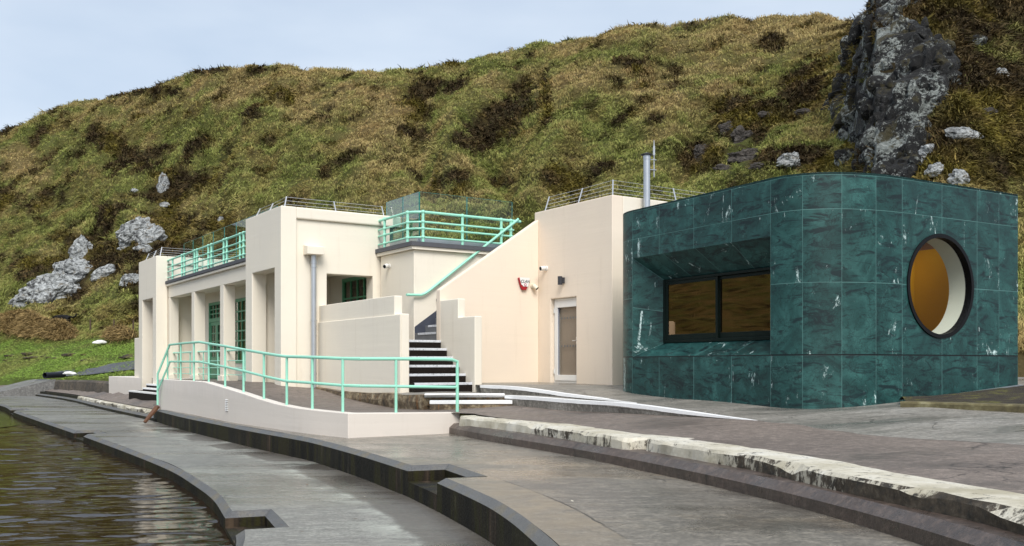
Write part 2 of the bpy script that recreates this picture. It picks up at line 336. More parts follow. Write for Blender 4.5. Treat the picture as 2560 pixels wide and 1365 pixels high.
ground('lime', (.33,.33,.28), (.42,.43,.38), (.22,.21,.17), (.3,.6), .9, (1.5,1.5,1), 50, .2); plain('crack', (.018,.016,.014), .8)
def darkwall():
    t = NT('dark_wall'); st = t.noise(1., 5, .7, t.map((2.4,2.4,.22))); st2 = t.noise(1., 6, .75, t.map((7,7,.5), loc=(4,1,0))); fine = t.noise(42,4,.7)
    col = t.ramp(st, [(.36,(.006,.006,.005)),(.48,(.019,.016,.011)),(.54,(.034,.032,.009)),(.60,(.024,.018,.013)),(.70,(.10,.07,.045))])
    col = t.mix(t.ramp(st2, [(.62,0.),(.69,.75)]), col, (.23,.20,.15)); col = t.mix(t.math('MULTIPLY', fine, .5), col, (.008,.007,.006))
    M['dark_wall'] = t.out(col, t.ramp(fine, [(.3,.4),(.7,.7)]), t.bump(fine, .6, .015), Specular_IOR_Level=.12)
    t = NT('chamfer'); n = t.noise(2.2,6,.7); fine = t.noise(55,4,.7)
    col = t.ramp(n, [(.3,(.075,.077,.082)),(.5,(.13,.128,.125)),(.62,(.17,.15,.11)),(.75,(.25,.21,.15))]); col = t.mix(t.math('MULTIPLY', t.ramp(fine, [(.4,0.),(.65,1.)]), .6), col, (.03,.03,.03))
    M['chamfer'] = t.out(col, t.ramp(n, [(.35,.35),(.65,.6)]), t.bump(fine, .5, .012))
darkwall()
def kerbwhite():
    t = NT('kerb_white'); geo = t.n.new('ShaderNodeNewGeometry'); sp = t.n.new('ShaderNodeSeparateXYZ'); t.t.links.new(geo.outputs['True Normal'], sp.inputs[0])
    side = t.ramp(sp.outputs[2], [(.3,1.),(.8,0.)])                # vertical faces have lost more of the whitewash
    n = t.noise(3.2,8,.75); n2 = t.noise(1., 7, .8, t.map((9,9,4.5))); big0 = t.noise(.33,2); sy = t.n.new('ShaderNodeSeparateXYZ'); t.t.links.new(t.co, sy.inputs[0]); big = t.math('ADD', big0, t.ramp(t.math('MULTIPLY', sy.outputs[1], .1), [(.72,.26),(.86,0.),(1.3,-.0)]))
    th = t.math('ADD', t.math('MULTIPLY', n2, .7), t.math('MULTIPLY', n, .3))
    th = t.math('ADD', th, t.math('MULTIPLY', side, t.math('ADD', .035, t.math('MULTIPLY', t.math('SUBTRACT', big, .45), .9))))
    bare = t.ramp(th, [(.545,0.),(.60,1.)])
    stone = t.ramp(t.noise(9,6,.75), [(.35,(.016,.014,.010)),(.55,(.065,.048,.03)),(.7,(.13,.11,.08))])
    white = t.ramp(t.noise(1.6,6,.7), [(.35,(.40,.36,.26)),(.52,(.60,.56,.46)),(.72,(.70,.68,.62))])
    M['kerb_white'] = t.out(t.mix(bare, white, stone), .6, t.bump(t.math('ADD', t.math('MULTIPLY', th, -1.), t.math('MULTIPLY', t.noise(24,4), .3)), .6, .03))
    t = NT('rough_ledge'); n = t.noise(4,8,.75); st = t.noise(1.,6,.75,t.map((8,8,1.4)))
    col = t.ramp(n, [(.3,(.02,.015,.01)),(.48,(.10,.07,.04)),(.6,(.30,.24,.15)),(.75,(.50,.45,.36))]); col = t.mix(t.ramp(st, [(.55,0.),(.66,.8)]), col, (.24,.105,.025))
    M['rough_ledge'] = t.out(col, .75, t.bump(n, .8, .04))
    t = NT('step_dark'); n = t.noise(60,4,.8); col = t.ramp(n, [(.35,(.004,.003,.0028)),(.6,(.018,.013,.010)),(.76,(.16,.14,.11))]); M['step_dark'] = t.out(col, .8, t.bump(n,.5,.01), Specular_IOR_Level=.15)
    t = NT('moss_kerb'); n = t.noise(3,7,.7); col = t.ramp(n, [(.3,(.05,.04,.02)),(.5,(.13,.11,.05)),(.62,(.21,.19,.10)),(.75,(.28,.26,.2))]); M['moss_kerb'] = t.out(col,.75,t.bump(n,.6,.02))
    t = NT('soil'); n = t.noise(2.2,8,.75); f = t.noise(26,4,.8); col = t.ramp(n, [(.40,(.035,.026,.02)),(.52,(.07,.055,.03)),(.60,(.17,.16,.03)),(.75,(.12,.13,.03))]); col = t.mix(t.math('MULTIPLY',f,.6), col, (.02,.015,.012)); M['soil'] = t.out(col,.9,t.bump(f,1.,.05))
kerbwhite()
def rocks():
    t = NT('lichen_rock'); n = t.noise(.8,9,.72); f = t.noise(3.2,9,.72,None,.4); cr = t.vor(.8, t.map((1,1,1.6)), 'DISTANCE_TO_EDGE')
    base = t.ramp(f, [(.3,(.012,.012,.013)),(.55,(.06,.06,.062)),(.75,(.13,.13,.13))])
    lic = t.math('ADD', t.math('MULTIPLY', n, .62), t.math('MULTIPLY', f, .38))
    col = t.mix(t.ramp(lic, [(.40,0.),(.50,1.)]), base, t.ramp(f, [(.28,(.08,.085,.088)),(.44,(.26,.275,.28)),(.64,(.48,.50,.50))]))
    col = t.mix(t.ramp(cr, [(0.,.8),(.03,0.)]), col, (.01,.01,.01)); col = t.mix(t.ramp(t.noise(1.7,6,.7,t.map(loc=(5,5,5))), [(.58,0.),(.64,.8)]), col, (.09,.06,.02))
    M['lichen_rock'] = t.out(col, .85, t.bump(f, .9, .12))
    t = NT('cliff_rock'); n = t.noise(.55,9,.7); f = t.noise(6.5,9,.8,None,.5)
    base = t.ramp(f, [(.36,(.002,.002,.0025)),(.52,(.012,.012,.012)),(.72,(.05,.047,.043))])
    lic = t.math('ADD', t.math('MULTIPLY', n, .6), t.math('MULTIPLY', f, .4))
    col = t.mix(t.ramp(lic, [(.515,0.),(.55,.95)]), base, t.ramp(f, [(.35,(.10,.115,.108)),(.52,(.30,.33,.31)),(.68,(.60,.63,.60))]))
    col = t.mix(t.ramp(t.noise(.9,6,.7,t.map(loc=(3,8,1))), [(.55,0.),(.61,.92)]), col, (.060,.050,.018))
    M['cliff_rock'] = t.out(col, .9, t.bump(f, 1., .25))
    t = NT('brown_rock'); f = t.noise(5,9,.75); col = t.ramp(f, [(.3,(.012,.011,.010)),(.52,(.055,.048,.042)),(.68,(.13,.115,.10)),(.8,(.22,.22,.21))]); M['brown_rock'] = t.out(col,.9,t.bump(f,.9,.12))
    t = NT('veg'); a = t.n.new('ShaderNodeAttribute'); a.attribute_name = 'Col'
    M['veg'] = t.out(a.outputs['Color'], .8, None, Specular_IOR_Level=.15)
    t = NT('turf'); a = t.n.new('ShaderNodeAttribute'); a.attribute_name = 'Col'; f = t.noise(1.6,8,.75); g = t.noise(9,6,.8)
    col = t.mix(t.math('MULTIPLY', t.ramp(f, [(.4,0.),(.7,1.)]), .5), a.outputs['Color'], (.10,.075,.03)); col = t.mix(t.math('MULTIPLY', g, .7), col, (.02,.02,.008))
    M['turf'] = t.out(col, .9, t.bump(g, 1., .25), Specular_IOR_Level=.1)
rocks()
def water():
    t = NT('water'); w1 = t.noise(1., 3, .5, t.map((.75,2.6,1), (0,0,-.12)), .5); w2 = t.noise(1., 3, .55, t.map((2.6,8.5,1), (0,0,.1)), .4); w3 = t.noise(9,2)
    h = t.math('ADD', t.math('MULTIPLY', w1, 1.), t.math('ADD', t.math('MULTIPLY', w2, .42), t.math('MULTIPLY', w3, .03)))
    col = t.mix(t.noise(.25,3), (.014,.007,.0024), (.022,.012,.004))
    M['water'] = t.out(col, .03, t.bump(h, .22, .04), IOR=1.20)
water()
DEBUG = False; DEBUG_SIDE = None
CLOUD0 = (2.15,2.6,3.2); CLOUD1 = (3.75,4.0,4.25); SUNP = 1.38; EXPO = 1.28
# ================================================================ GROUND, TERRACES, POOL
TK = .88                                                        # terrace survey scale
Z1, Z0, ZW = -1.45*TK, -1.893*TK, -2.13*TK
def dens(P, n): return resample(smoothline([(p[0]*TK, p[1]*TK, 0) for p in P], 8), n)
pool = dens([(-46,70,0),(-33,57,0),(-25.2,46.85,0),(-21.03,40.15,0),(-17.1,34.2,0),(-12.9,27.9,0),(-11.5,25.8,0),(-8.64,21.4,0),(-6.45,17.9,0),(-5.15,15.5,0),(-4.36,13.9,0),(-3.75,12.4,0),(-3.21,11.05,0),(-2.9,9.9,0),(-2.6,8.3,0),(-2.35,6,0),(-2.2,3,0),(-2.2,0,0),(-2.5,-3,0),(-3.4,-8,0)], 420)
wall_l = [(-47,78,0),(-39.5,70,0),(-33.4,63.5,0),(-30.3,60,0),(-23.96,51.2,0),(-17.65,41,0),(-12.24,32.5,0)]
wall = dens([(-12.24,32.5,0),(-9.7,28.0,0),(-7.72,24.75,0),(-6.1,22.1,0),(-4.55,19.75,0),(-3.86,18.6,0),(-2.62,16.15,0),(-1.83,14.45,0),(-1.36,13.4,0),(-.92,12.2,0),(-.5,11.0,0),(-.19,10.0,0),(.1,8.7,0),(.36,7,0),(.5,4.6,0),(.5,2,0),(.4,-1,0),(0,-5,0)], 300)
curb = dens([(-1.5,20.75,0),(-1.2,20.0,0),(-.5,18.3,0),(.66,15.9,0),(1.6,13.69,0),(2.36,11.59,0),(2.86,9.9,0),(3.1,8.9,0),(3.24,8.2,0),(3.36,7.4,0),(3.5,6,0),(3.6,4,0),(3.6,1,0),(3.4,-2,0),(3.0,-6,0)], 260)
wall_left = dens(wall_l, 120)
def notch(E, p0, p1, depth):
    d = lambda q, p: (q.x-p[0]*TK)**2+(q.y-p[1]*TK)**2
    i = min(range(len(E)), key=lambda k: d(E[k], p0)); j = min(range(len(E)), key=lambda k: d(E[k], p1))
    A, B = E[i], E[j]; e = (B-A).normalized(); n = Vector((-e.y, e.x, 0))*TK
    if n.x < 0: n = -n
    C, D = A+n*depth, B+n*depth
    return E[:i+1]+[A.lerp(C, .5), C, C.lerp(D, .5), D, D.lerp(B, .5)]+E[j:], (A, C, D, B)
pool_e, q1 = notch(pool, (-22.1,41.9), (-20.95,40.2), .55)
pool_e, q2 = notch(pool_e, (-12.75,27.65), (-11.85,26.35), .52)
pool_e, q3 = notch(pool_e, (-3.7,12.3), (-3.2,11.03), .5)
wall_e, q4 = notch(wall, (-1.5,13.72), (-.98,12.4), .56)
def setz(P, z): return [Vector((p.x, p.y, z)) for p in P]
def edge(name, E, zt, zlow, wallmat, steps=(), stepz=None):
    top = offset(E, -.085)
    mb = MB(); mb.ribbon(setz(E, zlow), setz(E, zt-.065))
    for q in steps:
        A, C, D, B = q; mb.add(setz([A,C,D,B], stepz)+setz([A,B], zlow), [(0,1,2,3),(0,3,5,4)])
    w = tag(mb.build(name, wallmat, fix=False), kind='structure')
    MB().ribbon(setz(E, zt-.065), setz(top, zt)).build('edge_chamfer', M['chamfer'], w, fix=False)
    return top
pool_in = edge('lower_terrace_wall', pool_e, Z0, -2.8, M['dark_wall'], [q1,q2,q3], -2.085*TK)
wall_in = edge('upper_terrace_wall', wall_e, Z1, Z0-.1, M['dark_wall'], [q4], -1.672*TK)
back0 = [Vector((2,-6,0)), Vector((2.2,4,0))]+[Vector((p.x+.35, p.y+.1, 0)) for p in reversed(wall_in) if p.y > 5]+[Vector((p.x+.35,p.y+.1,0)) for p in reversed(wall_left)]
surface('lower_terrace', [p for p in pool_in]+back0, lambda x, y: Z0+.02*max(0, vnoise(np.array([x*.5,y*.5,0.]))-.5), (.7, 14, 1.5), M['lower_concrete'], wall)
surface('upper_terrace', [p for p in wall_in]+[Vector((p.x+.1, p.y, 0)) for p in reversed(curb)]+[Vector((-2.8,19.5,0)), Vector((-5.3,22.9,0)), Vector((-10.2,28.5,0))], lambda x, y: Z1+.015*(vnoise(np.array([x*.6,y*.6,3.]))-.5), (.55, 40, .9), M['upper_concrete'], wall)
# brown kerb step at the back of the upper terrace
def open_sweep(name, lines, mat):
    mb = MB(); n = len(lines[0])
    for k in range(len(lines)-1): mb.ribbon(lines[k], lines[k+1])
    return mb.build(name, mat, fix=False, smooth=False)
ZL = -1.235*TK
o = open_sweep('brown_terrace_step', [setz(curb, Z1-.05), setz(curb, -1.325*TK), setz(offset(curb, -.10), ZL), setz(offset(curb, -1.6), ZL)], M['brown_curb']); tag(o, kind='structure')
MB().add([tuple(Vector((curb[0].x,curb[0].y,z))) for z in (Z1-.05,-1.325*TK)]+[tuple(setz(offset(curb,-.10),ZL)[0]), tuple(setz(offset(curb,-1.6),ZL)[0]), tuple(setz(offset(curb,-1.6),Z1)[0])], [(0,1,2,3,4)]).build('step_end', M['brown_curb'], o)
# far part of the wall: low dark step, ledge, kerb
ll = wall_left+[Vector((p.x,p.y,0)) for p in wall[1:6]]
o = open_sweep('dark_terrace_step', [setz(ll, Z0-.1), setz(ll, -1.575), setz(offset(ll, -.07), -1.525), setz(offset(ll, -1.4), -1.525)], M['dark_wall']); tag(o, kind='structure')
open_sweep('edge_chamfer', [setz(offset(ll,.002), -1.575), setz(offset(ll, -.072), -1.522), setz(offset(ll, -.20), -1.521)], M['chamfer'], ).parent = o
# white kerbs
def kerb(name, front, zb_, zt_, width, label, mat, step=.14, amp=.02):
    L = sum((front[i+1]-front[i]).length for i in range(len(front)-1)); P = resample(front, int(L/step)+2)
    bk = offset(P, -width); secs = []
    for i, (p, q) in enumerate(zip(P, bk)):
        def J(k, a=amp): return (float(vnoise(np.array([i*.55+k*31., k*7.7, 2.3])))-.5)*2*a
        chip = max(0, float(vnoise(np.array([i*.35, 9.1, len(P)*.01])))-.62)*.28
        d = (q-p).normalized()
        secs.append([Vector((p.x+J(1), p.y+J(2), zb_)), Vector((p.x+J(3), p.y+J(4), zt_-.035-chip+J(5))), Vector((p.x+d.x*(.03+chip), p.y+d.y*(.03+chip), zt_+J(6,.008))), Vector((p.x+d.x*width*.5, p.y+d.y*width*.5, zt_+.006+J(7,.008))), Vector((q.x+J(8), q.y+J(9), zt_+J(10,.006))), Vector((q.x, q.y, zb_))])
    mb = MB(); mb.sweep(secs); o = mb.build(name, mat, bevel=0)
    return tag(o, label, 'kerb')
kf = [onz(u, v, ZL) for u, v in [(1148,1061),(1166,1064),(1280,1078),(1387,1094),(1475,1110),(1560,1124),(1606,1123),(1668,1130)]]
kn = [onz(u, v, ZL) for u, v in [(1616,1127.5),(1690,1141),(1760,1154),(1871,1174),(2026,1211),(2187,1250),(2363,1287),(2560,1338)]]+[Vector((3.32,4.9,0)),Vector((3.4,3.1,0)),Vector((3.4,.9,0)),Vector((3.2,-2.6,0))]
kf = setz(smoothline(kf, 6), 0); kn = setz(smoothline(kn, 6), 0)
kerb('kerb', kf, ZL-.03, -1.06*TK, .55, 'flaking whitewashed kerb running back from the broken gap to the mint handrail end', M['kerb_white'])
kerb('kerb', kn, ZL-.03, -1.063*TK, .55, 'wide whitewashed kerb with blackened mossy face beside the brown tarmac', M['kerb_white'], .14, .022)
lk = offset(ll, -.18); iw = [i for i, p in enumerate(lk) if p.y < 49.5*TK]
kerb('kerb', setz(lk[iw[0]:-4], 0), -1.55, -1.40, .30, 'patchy black and white kerb below the concrete steps and leaning plank', M['kerb_white'], .3, .03)
tag(open_sweep('dark_terrace_step', [setz(lk[:iw[0]+1], -1.55), setz(lk[:iw[0]+1], -1.405), setz(offset(lk[:iw[0]+1], -.35), -1.402)], M['dark_wall']), kind='structure')
# ramp wall line (outer foot) and its top
RW = [Vector((x*TK,y*TK,0)) for x, y in ((-11.87,31.95),(-9.48,28.2),(-6.68,23.6),(-4.79,20.86),(-3.28,19.05))]
RWs = resample(smoothline(RW, 8), 60); RE = Vector((-1.12*TK,20.5*TK,0))
_ru = [396,441,489,512,522,563,611,640,690,738,800,869]; _rz = [-.456,-.456,-.452,-.462,-.492,-.59,-.70,-.775,-.872,-.922,-.944,-.955]
def ubear(p): return CU+F*p.x/p.y
def rtop(p): return TK*float(np.interp(ubear(p), _ru, _rz))
line = RWs+resample([RWs[-1], RE], 10)[1:]
inn = offset(line, -.20)
mb = MB(); secs = []
for i, (p, q) in enumerate(zip(line, inn)):
    zt = rtop(p) if i < 60 else TK*(-.955-.055*(i-59)/9)
    secs.append([Vector((p.x,p.y,Z1-.1)), Vector((p.x,p.y,zt)), Vector((q.x,q.y,zt+.004)), Vector((q.x,q.y,Z1-.1))])
mb.sweep(secs); rampwall = tag(mb.build('ramp_wall', M['pinkish'], bevel=.012), 'low pinkish cream wall retaining the ramp under the mint handrail', 'wall')
# return of that wall towards the steps
RL = RWs[0].copy(); mb = MB()
e1 = RL+Vector((.14,.1,0)); e2 = RL+Vector((.1,2.6,0))
mb.hexa([Vector((p.x,p.y,z)) for z in (-1.6,TK*-.458) for p in (e1-Vector((.17,-.03,0)), e1+Vector((.06,.05,0)), e2+Vector((.1,0,0)), e2-Vector((.1,0,0)))]); mb.build('wall_return', M['pinkish'], rampwall, bevel=.012)
g = MB(); p = onz(525, 1010, 0) if False else None
vp = RWs[int(59*.545)]; vd = (RWs[int(59*.545)+1]-vp).normalized(); vn = Vector((vd.y,-vd.x,0))
for k in range(7):
    c = Vector((vp.x,vp.y,TK*(-1.17)+k*.04))+vn*.004
    g.hexa([c-vd*.11, c+vd*.11, c+vd*.11+vn*.018, c-vd*.11+vn*.018]+[x+Vector((0,0,.016)) for x in (c-vd*.11, c+vd*.11, c+vd*.11+vn*.010, c-vd*.11+vn*.010)])
g.build('vent_grille', M['white_paint'], rampwall)
# tarmac
def PX(*q): return [tuple(pt(*x)) for x in q]
S3 = Tps(PX((1165,1036,17.6),(1387,1062,15.2),(2038,1165,9.2),(2166,1173,8.85),(2560,1243,6.93),(1282,1013,18.85),(1458,1029,17.2),(1563,1032.5,16.2),(1669,1039.5,15.45),(1760,1043,14.85),(1895,1051.8,13.87),(2080,1080,12.35),(2250,1095.6,11.45),(2545,1114,10.15),
  (800,972,24.0),(860,994,22.4),(1000,1022,20.0),(1062,1024,19.0),(615,953,27),(480,951.5,31),(430,951,33.4),(700,962,23.8),(752,969,24.0),(870,1035,17.0),(738,1021.5,18.5),(640,994,20.2),(563,970,22.4),(512,955,24.2),(990,1036,17.4))+[(4.1,3,-.945),(4.1,-3,-.95),(9,6,-.93),(9,-3,-.94)])
km = [p for p in offset(kn, -.3)]; kfm = offset(kf, -.3)
k2 = [Vector((-.15,19.0,0)), Vector((3.59,13.9,0))]
apr = [Vector(x) for x in PX((1895,1051,13.9),(1990,1066,13.0),(2080,1079,12.4),(2250,1095,11.5),(2420,1105,10.75),(2560,1114,10.2))]+[Vector((7.2,8.6,0)), Vector((10,6.5,0))]
ledge = [Vector(x) for x in PX((785,968,24.2),(860,980,22.5),(930,983,21.2),(1000,985,20.0),(1057,985,19.0))]
s3o = [p for p in inn[2:58]]+[inn[59]]+[inn[64], inn[68]+Vector((-.1,-.25,0))]+[Vector((p.x,p.y,0)) for p in kfm]+[Vector((p.x,p.y,0)) for p in km if p.y > -2.5]+[Vector((11,-2.5,0)), Vector((11,6.4,0))]+[Vector((p.x+.05,p.y+.35,0)) for p in reversed(apr)]+[Vector((3.6,14.15,0)), Vector((.1,19.1,0)), Vector((-1.7,19.4,0))]+[Vector((p.x+.15,p.y+.2,0)) for p in reversed(ledge)]+[W(.25,.7), W(2.0,.5), W(4,1.0), W(12.2,1.0), W(13.4,.2), RL+Vector((.35,2.4,0))]
surface('tarmac_ramp', s3o, S3, .6, M['tarmac'])
# forecourt of the stair and plaza
k1 = [Vector(x) for x in PX((1200,963.5,20.5),(1300,969,19.55),(1400,983,18.75),(1500,996,18.0),(1590,1008,17.3))]
S2 = Tps(PX((785,968,24.2),(860,980,22.5),(930,983,21.2),(1000,987,20),(1057,988,19),(1003,981,20.6),(1178,980,20.3),(1200,985,20.45),(1296,987,19.6),(1383,991,18.85),(1453,999,18.3),(1590,1009.5,17.2),(1261,989.5,19),(1387,996.5,17.9),(1563,1009,16.2),(1760,1035,14.8),(1895,1052.5,13.9)))
s2o = [W(.2,.85)]+ledge+[Vector((-1.6,18.75,0)), Vector((-.15,19.0,0)), Vector((3.59,13.9,0)), Vector((2.3,17.25,0))]+[Vector((p.x+.04,p.y+.05,0)) for p in reversed(k1)]+[W(-3.6,3.0), W(-1.6,3.2), W(-.2,2.9)]
surface('stair_forecourt', s2o, S2, .5, M['plaza_concrete'])
S1 = Tps(PX((1345,955.5,24.1),(1440,958,22.9),(1530,962.5,21.7),(1555,975,19.5),(1800,998,17.0),(2110,1021,15.0),(2330,995,16.0),(2545,972,17.07),(2250,1018,14.3),(2560,1030,13.0))+[tuple(p) for p in k1]+PX((1760,1033,14.9),(1895,1051,13.9),(2080,1079,12.4),(2250,1094.5,11.5),(2560,1112.5,10.2))+[(7.2,8.6,-.90),(10,6.5,-.95),(14,12,-.55),(12,18,-.3),(3,28,-.4)])
s1o = k1+[Vector((2.6,16.4,0))]+apr+[Vector((15,6.5,0)), Vector((15,19,0)), Vector((4,30,0)), Vector((-2,27,0))]
surface('plaza', s1o, S1, .6, M['plaza_concrete'])
def stripe(name, L, hs, label, zf, wid=.13, faces=None):
    P = resample([Vector((p.x,p.y,0)) for p in L], 40); bk = offset(P, -wid); root = thing(name, label, 'kerb', (P[0].x,P[0].y,zf(P[0].x,P[0].y)))
    a = MB(); b = MB(); sa = []; sb = []
    for i, (p, q) in enumerate(zip(P, bk)):
        t = i/39; z = zf(p.x,p.y)+.007; wh = .055+.012*float(vnoise(np.array([i*.7,3.,1.]))); f = max(.012, hs*(1-t)**.8)
        wt = 1-.75*max(0, (t-.8)/.2); q = p.lerp(q, wt); wh = min(wh, f)
        sa.append([Vector((p.x,p.y,z-wh)), Vector((p.x,p.y,z)), Vector((q.x,q.y,z+.002)), Vector((q.x,q.y,z-wh))])
        r = p.lerp(q, .06/wid)
        sb.append([Vector((r.x,r.y,z-wh-f-.1)), Vector((p.x+(q.x-p.x)*.05,p.y+(q.y-p.y)*.05,z-wh-.001)), Vector((q.x,q.y,z-wh-.001)), Vector((q.x,q.y,z-wh-f-.1))])
    a.sweep(sa); a.build('white_edge', M['white_line'], root); b.sweep(sb); b.build('kerb_face', M['plaza_concrete'], root)
stripe('kerb', k1, .12, 'upper white edged concrete kerb curving from the stair parapet towards the green kiosk', S1)
stripe('kerb', k2, .17, 'lower white edged concrete kerb tapering into the brown tarmac', S2, .15)
# two old white edged steps and the rough stone ledge
for i, (u0, u1, v, Y, zb_, lab) in enumerate([(1061,1262,987,19.02,-.80,'upper shallow white edged stone step between rough ledge and kerb'),(1074,1281,1004.5,18.72,-.95,'lower shallow white edged stone step meeting the tarmac')]):
    p0, p1 = pt(u0,v,Y-.02), pt(u1,v+ (0 if i == 0 else -1),Y+.05); root = thing('stone_step', lab, 'step', p0)
    d = (p1-p0).normalized(); n = Vector((-d.y,d.x,0)); zt = (p0.z+p1.z)/2
    MB().hexa([Vector((q.x,q.y,z)) for z in (zt-.05,zt+.022) for q in (p0,p1,p1+n*.3,p0+n*.3)]).build('white_edge', M['white_line'], root, bevel=.008)
    k = n*.015
    mb = MB(); mb.hexa([Vector((q.x,q.y,z)) for z in (zb_,zt-.051) for q in (p0+k,p1+k,p1+n*.3,p0+n*.3)]); mb.build('step_body', M['rough_ledge'], root)
lt = resample(smoothline(ledge, 6), 40); bk = offset(lt, -.42); secs = []
for i, (p, q) in enumerate(zip(lt, bk)):
    zt = S2(p.x,p.y)+.02; j = lambda k: (float(vnoise(np.array([i*.9,k*5.,.4])))-.5)*.05
    secs.append([Vector((p.x+j(1)+.01,p.y+j(2),zt-.55)), Vector((p.x+j(3)-.02,p.y+j(4)-.02,zt-.16+j(5))), Vector((p.x+j(6),p.y+j(7),zt-.02+j(8)*.3)), Vector((q.x,q.y,zt)), Vector((q.x,q.y,zt-.55))])
mb = MB(); mb.sweep(secs); tag(mb.build('stone_ledge', M['rough_ledge']), 'rough rust stained stone ledge edging the raised forecourt beside the ramp', 'ledge')
# left lower tarmac, boulder wall, slip, gravel path
lkb = offset(ll, -.46)
def S4(x, y):                                                       # rises gently from the kerb towards the pavilion
    d = min(math.hypot(p.x-x, p.y-y) for p in lkb); return -1.408+.50*min(max(d-.03,0), .6)+.004*d
s4o = [p for p in offset(ll,-.36)]+[RL+Vector((.4,.6,0)), RL+Vector((.3,2.6,0)), W(12.6,.1), W(14.5,.2), W(16.5,.5), Vector((-18.2,43,0)), Vector((-24,51.5,0)), Vector((-36,76,0))]
surface('pool_path', s4o, S4, .9, M['tarmac'])
bw = [pt(138,950,51.3), pt(205,950.5,46.5), pt(274,955,41.3)]
secs = []
for i, p in enumerate(resample(bw, 30)):
    j = (float(vnoise(np.array([i*.6,1.,1.])))-.5)*.16
    secs.append([Vector((p.x-.05,p.y-.12+j,-1.7)), Vector((p.x+j*.3,p.y+j*.5,p.z-.08)), Vector((p.x+.04,p.y+.12,p.z+.01)), Vector((p.x+.2,p.y+.6,p.z)), Vector((p.x+.2,p.y+.6,-1.7))])
mb = MB(); mb.sweep(secs); tag(mb.build('stone_wall', M['stone_wall']), 'low dark boulder wall between the gravel path and pool path', 'wall')
A, B_, C_, D_ = pt(-30,966,71), pt(72,948,59), pt(140,948.5,51.6), pt(-30,986,52.5)
mb = MB(); mb.hexa([q+Vector((0,0,-1.2)) for q in (D_,C_,B_,A)]+[D_,C_,B_,A]); tag(mb.build('slipway', M['slip_concrete']), kind='structure')
MB().ribbon([q+Vector((0,0,.012)) for q in (D_.lerp(A,.28),D_.lerp(A,.55))],[q+Vector((0,0,.012)) for q in (C_.lerp(B_,.28),C_.lerp(B_,.55))]).build('slip_track', M['gravel'], bpy.data.objects['slipway'])
# pool water: rippled sheet near the terrace, plain beyond
wx, wy = np.linspace(-15.5,1.3,300), np.concatenate([np.linspace(-8,5.5,40)[:-1], np.linspace(5.5,30,520)]); WX, WY = np.meshgrid(wx, wy, indexing='ij'); Z_ = np.zeros_like(WX)
q = np.stack([WX*.75+WY*.16, WY*2.3-WX*.34, Z_], -1); warp = (fbm(np.stack([WX*.5,WY*.5,Z_+3],-1),3)-.5)*1.6
h = (1-np.abs(fbm(q*1.15+warp[...,None],2)-.5)*2.6)*.026+(fbm(q*2.9+7+warp[...,None],2)-.5)*.014+(fbm(q*.45+2,2)-.5)*.03
h = h*np.clip(1.25-WY/60,.5,1)-.022; V = np.stack([WX,WY,ZW+h],-1); n0, n1 = V.shape[:2]; I = np.arange(n0*n1).reshape(n0,n1)
me = bpy.data.meshes.new('water'); qd = np.stack([I[:-1,:-1],I[1:,:-1],I[1:,1:],I[:-1,1:]],-1).reshape(-1,4)
ext = np.array([(-260,-40),(1.3,-40),(1.3,-8),(-15.5,-8),(-15.5,30),(1.3,30),(-40,95),(-260,120)],float); k0 = n0*n1; allv = np.vstack([V.reshape(-1,3), np.c_[ext, np.full(8,ZW)]])
me.from_pydata([tuple(x) for x in allv], [], [tuple(x) for x in qd]+[(k0,k0+1,k0+2,k0+3),(k0,k0+3,k0+4,k0+7),(k0+4,k0+5,k0+6,k0+7)])
for p_ in me.polygons: p_.use_smooth = True
if sum(p_.normal.z for p_ in me.polygons) < 0: me.flip_normals()
tag(link('water', me, M['water']), kind='structure')
tag(MB().add([(-900,-400,-3.4),(900,-400,-3.4),(900,900,-3.4),(-900,900,-3.4)], [(0,1,2,3)]).build('ground', M['soil'], fix=False), kind='structure')
# planter bed beside the kiosk
pk = [pt(2251,1004,14.35), pt(2330,1006,14.0), pt(2420,1008.5,13.5), pt(2560,1012,12.9), pt(2800,1019,12.0)]
root = thing('planter_bed', 'mossy soil bed with stone kerb against the round window side of the green kiosk', 'planter', pk[0])
secs = []
P = resample(pk, 40); bk = offset(P, .22) if offset(P, .22)[20].y > P[20].y else offset(P, -.22)
for i, (p, q) in enumerate(zip(P, bk)):
    j = (float(vnoise(np.array([i*.8,4.,2.])))-.5)*.02
    secs.append([Vector((p.x,p.y+j,p.z-.25)), Vector((p.x,p.y+j,p.z-.025)), Vector((p.x+.01,p.y+.03,p.z+j*.4)), Vector((q.x,q.y,p.z+.004)), Vector((q.x,q.y,p.z-.25))])
mb = MB(); mb.sweep(secs); mb.build('stone_kerb', M['moss_kerb'], root)
n = 36; vs = []; kw = [Vector((6.2,15.25)), Vector((9.25,17.05)), Vector((13.5,19.6))]
for i in range(n):
    t = i/(n-1); p = resample([Vector((b.x,b.y,0)) for b in bk], n)[i]; q = resample([Vector((b.x,b.y,0)) for b in kw], n)[i]
    for k in range(12):
        s = k/11; x, y = p.x+(q.x-p.x)*s, p.y+(q.y-p.y)*s
        vs.append((x, y, S1(x,y)+.055+.045*(float(vnoise(np.array([x*3,y*3,0.])))-.5)+.05*math.sin(s*3.1)))
MB().add(vs, [(i*12+k,(i+1)*12+k,(i+1)*12+k+1,i*12+k+1) for i in range(n-1) for k in range(11)]).build('soil', M['soil'], root, smooth=True)
mb = MB(); q0, q1_ = pt(2300,998.6,15.4), pt(2548,964.5,16.92); mb.hexa([Vector((p.x+d*.03,p.y-d*.06,p.z+h)) for h in (-.2,.02) for p, d in ((q0,1),(q1_,1),(q1_,0),(q0,0))]); mb.build('metal_edging', M['galv'], root)
